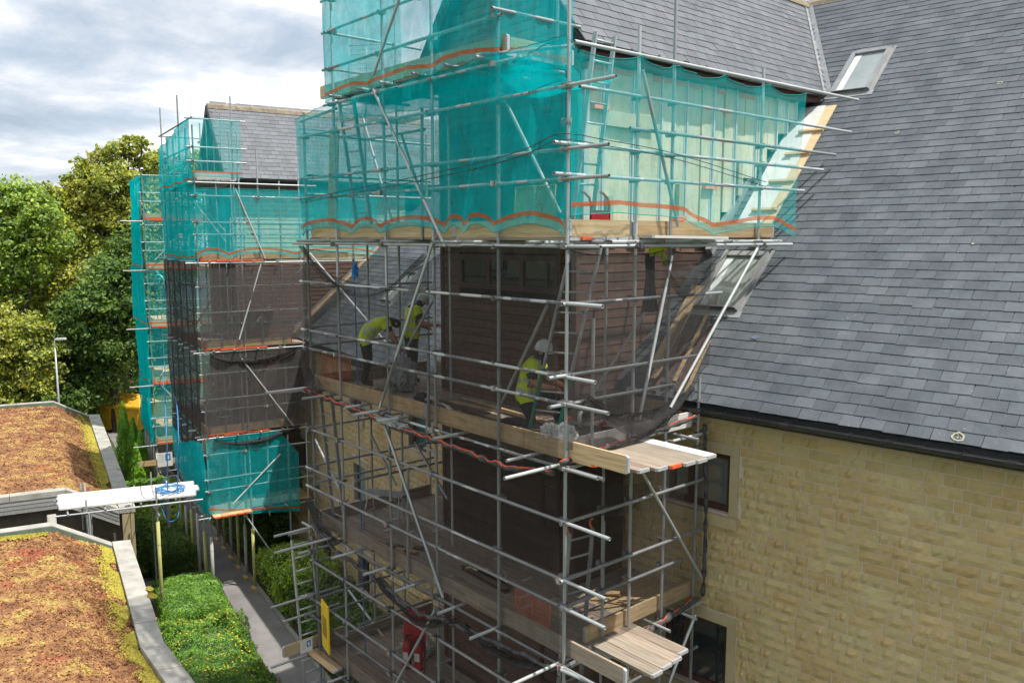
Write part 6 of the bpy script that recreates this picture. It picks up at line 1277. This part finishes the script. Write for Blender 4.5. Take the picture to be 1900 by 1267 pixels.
# black cables strung across the upper netting
for k, dz in enumerate((0, .07)):
    z = 12.25 - dz; pts = [(-6.9, -.13, z - .55), (-5, -.13, z - .45), (-2.9, -.13, z - .33), (-1.4, -.13, z - .22), (-.6, -.13, z - .12), (.02, -.14, z), (.14, .5, z - .03), (.15, 2, z - .12), (.15, 4.2, z - .4)]
    rope('thin black cable strung across the teal netting, ' + ('upper of two' if k == 0 else 'lower of two'), pts, .0055, 'black_rubber', 'cable')
# notice on the toe board at lower left
def notice(label, c, u, v, n):
    c, u, v = V(c), V(u), V(v); n = V(n); root = empty('notice', c, label, 'notice', 'printed notices on toe boards'); b = MB(); b.quad(c - u - v, c + u - v, c + u + v, c - u + v); b.build('sheet', 'white_plastic', root)
    b = MB(); b.quad(c + n * .002 + u * .05 - v * .2, c + n * .002 + u * .75 - v * .2, c + n * .002 + u * .75 + v * .8, c + n * .002 + u * .05 + v * .8); b.build('blue_emblem', 'sign_blue', root)
    b = MB(); b.quad(c + n * .004 + u * .25 + v * .0, c + n * .004 + u * .55 + v * .0, c + n * .004 + u * .55 + v * .55, c + n * .004 + u * .25 + v * .55); b.build('emblem_figure', 'white_plastic', root)
    for k in range(4): b = MB(); b.quad(c + n * .002 - u * .8 + v * (.7 - k * .3), c + n * .002 - u * .1 + v * (.7 - k * .3), c + n * .002 - u * .1 + v * (.62 - k * .3), c + n * .002 - u * .8 + v * (.62 - k * .3)); b.build('print_line', 'guard_grey', root)
notice('white notice with blue emblem on the toe board beside the tall ladder', (-6.93, at(568, 1185, X=-6.93).y, 2.98), (0, .13, 0), (0, 0, .13), (1, 0, 0))
q = F3.plane_x(306, 852, .12); fc = F3(.14, q.y, q.z); S3.board((.1, q.y - 1.0, q.z - .1), (.1, q.y + 1.0, q.z - .1), 'board_new', flat=False, name='toe_board'); notice('white notice with blue emblem low on the far scaffold', fc, F3.ey * .3, (0, 0, .3), F3.ex)
# pigeon-sized litter on the slates
c = on_roof(1402, 627); b = MB(); b.add([c + FW.ex * -.10, c + usW * .03 + nW * .03, c + FW.ex * .09 + nW * .04, c - usW * .03 + nW * .01], [(0, 1, 2), (0, 2, 3)]); b.build('slate_scrap', 'sign_grey_blue', None, 'small bluish scrap lying on the slates', 'scrap', loc=c)
# ================================================================= people
SEGT = {}
def person(label, fr, z0, J, vest=True, helmet=True, trousers='trousers', prop=None):
    root = empty('person', fr(0, 0, z0), label, 'person', 'workers on the scaffold deck')
    R_ = {'pelvis': .175, 'waist': .18, 'chest': .20, 'neck': .065, 'head': .095, 'crown': .085, 'sh': .10, 'el': .06, 'wr': .038, 'palm': .038, 'hip': .125, 'kn': .088, 'an': .062, 'toe': .042, 'heel': .045}
    bm = bmesh.new(); lay = bm.verts.layers.skin.verify(); vs_ = {}
    def vert(n, p, r, rootf=False): v = bm.verts.new(fr(p[0], p[1], z0 + p[2])); v[lay].radius = r if isinstance(r, tuple) else (r, r); v[lay].use_root = rootf; vs_[n] = v; return v
    for n, p in J.items():
        k = n[:-1] if n[-1] in 'LR' and n not in ('pelvis',) else n; r = R_[k]; vert(n, p, (r * 1.12, r * .86) if n in ('chest', 'waist', 'pelvis') else r, n == 'pelvis')
    bones = [('pelvis', 'waist', 'shirt'), ('waist', 'chest', 'shirt'), ('chest', 'neck', 'shirt'), ('neck', 'head', 'skin'), ('head', 'crown', 'hair')]
    for s in 'LR': bones += [('chest', 'sh' + s, 'shirt'), ('sh' + s, 'el' + s, 'shirt'), ('el' + s, 'wr' + s, 'skin'), ('wr' + s, 'palm' + s, 'skin'), ('pelvis', 'hip' + s, 'trousers'), ('hip' + s, 'kn' + s, 'trousers'), ('kn' + s, 'an' + s, 'trousers'), ('an' + s, 'toe' + s, 'boots')]
    for a, b_, t in bones: bm.edges.new((vs_[a], vs_[b_]))
    fing = []
    for s in 'LR':
        w = V(J['wr' + s]); p = V(J['palm' + s]); d = (p - w).normalized(); sd = d.orthogonal().normalized(); nn = d.cross(sd)
        for k, L in enumerate((.075, .085, .08, .062)):
            a = p + sd * (-.03 + .02 * k) * 1.0; m_ = a + d * L * .55 + nn * .01; e = m_ + d * L * .35 + nn * .03; v0 = vert('f', a, .0095, True); v1 = vert('f', m_, .009); v2 = vert('f', e, .008); bm.edges.new((v0, v1)); bm.edges.new((v1, v2)); fing.append((a, e))
        a = p - sd * .03 - d * .03; m_ = a - sd * .03 + d * .03; e = m_ + d * .035 + nn * .015; v0 = vert('f', a, .011, True); v1 = vert('f', m_, .010); v2 = vert('f', e, .009); bm.edges.new((v0, v1)); bm.edges.new((v1, v2)); fing.append((a, e))
    hd = V(J['head']); cr = V(J['crown']); upv = (cr - hd).normalized(); fwd = V(J.get('_', (0, 0, 0)))
    me = bpy.data.meshes.new('body'); bm.to_mesh(me); bm.free(); ob = bpy.data.objects.new('tmp', me); COL.objects.link(ob)
    sk_ = ob.modifiers.new('s', 'SKIN'); sk_.use_smooth_shade = True; sb = ob.modifiers.new('b', 'SUBSURF'); sb.levels = 2; sb.render_levels = 2
    dg = bpy.context.evaluated_depsgraph_get(); ev = ob.evaluated_get(dg); m2 = bpy.data.meshes.new_from_object(ev); bpy.data.objects.remove(ob)
    names = ['shirt_dark', 'skin', trousers, 'boots', 'hair']; idx = {'shirt': 0, 'skin': 1, 'trousers': 2, 'boots': 3, 'hair': 4}
    W = {n: fr(p[0], p[1], z0 + p[2]) for n, p in J.items()}
    def near_bone(c):
        best = None
        for a, b_, t in bones:
            A, B = W[a], W[b_]; d = B - A; u = max(0, min(1, (c - A).dot(d) / max(1e-6, d.dot(d)))); ds = (c - A - d * u).length - R_[a[:-1] if a[-1] in 'LR' else a] * .6
            if best is None or ds < best[0]: best = (ds, a, b_, t, u)
        return best
    m2.materials.clear()
    for n in names: m2.materials.append(MATS[n])
    vb_ = MB(); vcos = [v.co.copy() for v in m2.vertices]; nrm = [v.normal.copy() for v in m2.vertices]; chest, pel = W['chest'], W['pelvis']; axis = (W['neck'] - pel).normalized(); Lt = (W['neck'] - pel).length; lat = (W['shR'] - W['shL']).normalized()
    vmap = {}
    for p in m2.polygons:
        c = V(p.center); ds, a, b_, t, u = near_bone(c); mi = idx[t]
        if (a, b_) == ('sh' + a[-1], 'el' + a[-1]) and u > .72: mi = 1
        if any((c - fr(f0[0], f0[1], z0 + f0[2])).length < .06 for f0, f1 in fing): mi = 1
        if a == 'pelvis' and b_ == 'waist' and u < .12: mi = 2
        p.material_index = mi; p.use_smooth = True
        h = (c - pel).dot(axis) / Lt
        tors = (a, b_) in (('pelvis', 'waist'), ('waist', 'chest'), ('chest', 'neck')) or (b_[:2] == 'sh') or (a[:2] == 'sh' and u < .12) or (b_[:3] == 'hip') or (a[:3] == 'hip' and u < .12)
        if vest and tors and -.16 < h < .98:
            x = (c - chest).dot(lat); ax = abs(x); band = (.10 < h < .20) or (.34 < h < .44) or (h > .44 and .09 < ax < .14)
            if h > .86 and ax < .05: continue
            ids = []
            for vi in p.vertices:
                if vi not in vmap: vmap[vi] = len(vb_.v); vb_.v.append(tuple(vcos[vi] + nrm[vi] * (.016 + .006 * wnoise3(*(vcos[vi] * 9)))))
                ids.append(vmap[vi])
            vb_.f.append(ids); vb_.m.append(1 if band else 0); vb_.s.append(True)
    off = origin(root)
    for v in m2.vertices: v.co = v.co - off
    o = bpy.data.objects.new('body', m2); link(o, root)
    if vest: vb_.build('hi_vis_vest', ['hivis', 'reflective'], root)
    hc = W['head'].lerp(W['crown'], .55); up = (W['crown'] - W['head']).normalized()
    f_ = fr.ex * J['_'][0] + fr.ey * J['_'][1] + ez * J['_'][2]; f_ = (f_ - up * f_.dot(up)).normalized(); sdv = up.cross(f_)
    # face: nose, ears, brow
    b = MB(); hcen = W['head']; b.add([hcen + f_ * .105 + up * .02 - sdv * .014, hcen + f_ * .105 + up * .02 + sdv * .014, hcen + f_ * .135 - up * .022, hcen + f_ * .09 + up * .06], [(0, 1, 2), (0, 3, 1), (0, 2, 3), (1, 3, 2)]); 
    for s in (-1, 1): b.lathe(hcen + sdv * (s * .098) + up * .005, [(.0, -.012), (.03, -.008), (.03, .008), (0, .012)], 8, axis=sdv)
    b.build('face_features', 'skin', root)
    if helmet:
        b = MB(); prof = [(.135, -.02), (.132, .02), (.125, .06), (.105, .10), (.07, .13), (.03, .145), (.0, .148)]
        b.lathe(hc - up * .0, prof, 20, axis=up)
        a = [hc - up * .015 + (f_ * math.cos(t) + sdv * math.sin(t)) * .132 for t in [(-1.1 + 2.2 * k / 10) for k in range(11)]]; c_ = [hc - up * .03 + (f_ * math.cos(t) * 1.32 + sdv * math.sin(t) * 1.05) * .132 for t in [(-1.1 + 2.2 * k / 10) for k in range(11)]]
        b.add(a + c_, [(k, k + 1, 12 + k, 11 + k) for k in range(10)]); b.build('helmet', 'helmet', root)
    return root
def legs_stand(w=.12, bend=.05): return {'hipL': (-w * .8, 0, .90), 'hipR': (w * .8, 0, .90), 'knL': (-w, bend, .50), 'knR': (w, bend * .6, .50), 'anL': (-w * 1.1, -.03, .10), 'anR': (w * 1.1, -.05, .10), 'toeL': (-w * 1.2, .15, .045), 'toeR': (w * 1.25, .13, .045)}
# bending worker, back turned
J = {'pelvis': (0, -.05, .98), 'waist': (0, .08, 1.14), 'chest': (0, .30, 1.28), 'neck': (0, .46, 1.28), 'head': (0, .58, 1.20), 'crown': (0, .68, 1.15), 'shL': (-.18, .36, 1.24), 'shR': (.18, .36, 1.24), 'elL': (-.24, .48, .98), 'elR': (.24, .50, .97), 'wrL': (-.18, .62, .76), 'wrR': (.20, .64, .76), 'palmL': (-.16, .66, .70), 'palmR': (.18, .68, .70), '_': (0, .5, -.9)}
J.update(legs_stand(.13, .07))
def fp(J): return {k: v for k, v in J.items()}
_p = person
def person(label, fr, z0, J, **k):
    d = J.pop('_'); JJ = dict(J)
    class D(dict):
        def items(s): return [(a, b) for a, b in dict.items(s) if a != '_']
    x = D(JJ); x['_'] = d; return _p(label, x and fr, z0, x, **k)
person('bending worker in yellow hi-vis vest with his back turned, left on the deck', Frame(-6.12, .72, -28), 8.18, J, helmet=False)
J = {'pelvis': (0, 0, .97), 'waist': (0, .02, 1.12), 'chest': (0, .06, 1.36), 'neck': (0, .14, 1.50), 'head': (0, .22, 1.55), 'crown': (0, .26, 1.63), 'shL': (-.19, .06, 1.42), 'shR': (.19, .06, 1.42), 'elL': (-.27, .12, 1.16), 'elR': (.30, .14, 1.18), 'wrL': (-.20, .34, 1.05), 'wrR': (.30, .36, 1.14), 'palmL': (-.17, .41, 1.04), 'palmR': (.29, .44, 1.14), '_': (0, .8, -.5)}
J.update(legs_stand(.12, .03))
person('standing worker in white helmet and yellow vest beside the brown bay', Frame(-5.95, 1.65, -18), 8.18, J, trousers='trousers_olive')
J = {'pelvis': (0, 0, .50), 'waist': (0, .04, .66), 'chest': (0, .12, .90), 'neck': (0, .19, 1.06), 'head': (0, .26, 1.14), 'crown': (0, .28, 1.23), 'shL': (-.19, .13, .96), 'shR': (.19, .13, .96), 'elL': (-.24, .26, .72), 'elR': (.25, .22, .69), 'wrL': (-.14, .48, .66), 'wrR': (.20, .46, .66), 'palmL': (-.12, .54, .65), 'palmR': (.18, .53, .65), 'hipL': (-.10, .02, .46), 'hipR': (.10, 0, .46), 'knL': (-.16, .42, .46), 'knR': (.15, .16, .09), 'anL': (-.16, .44, .10), 'anR': (.14, -.26, .10), 'toeL': (-.16, .62, .045), 'toeR': (.14, -.40, .05), '_': (0, .9, -.35)}
person('kneeling worker in white helmet and yellow vest behind the green footed ladder', Frame(-1.62, .78, -62), 8.18, J)
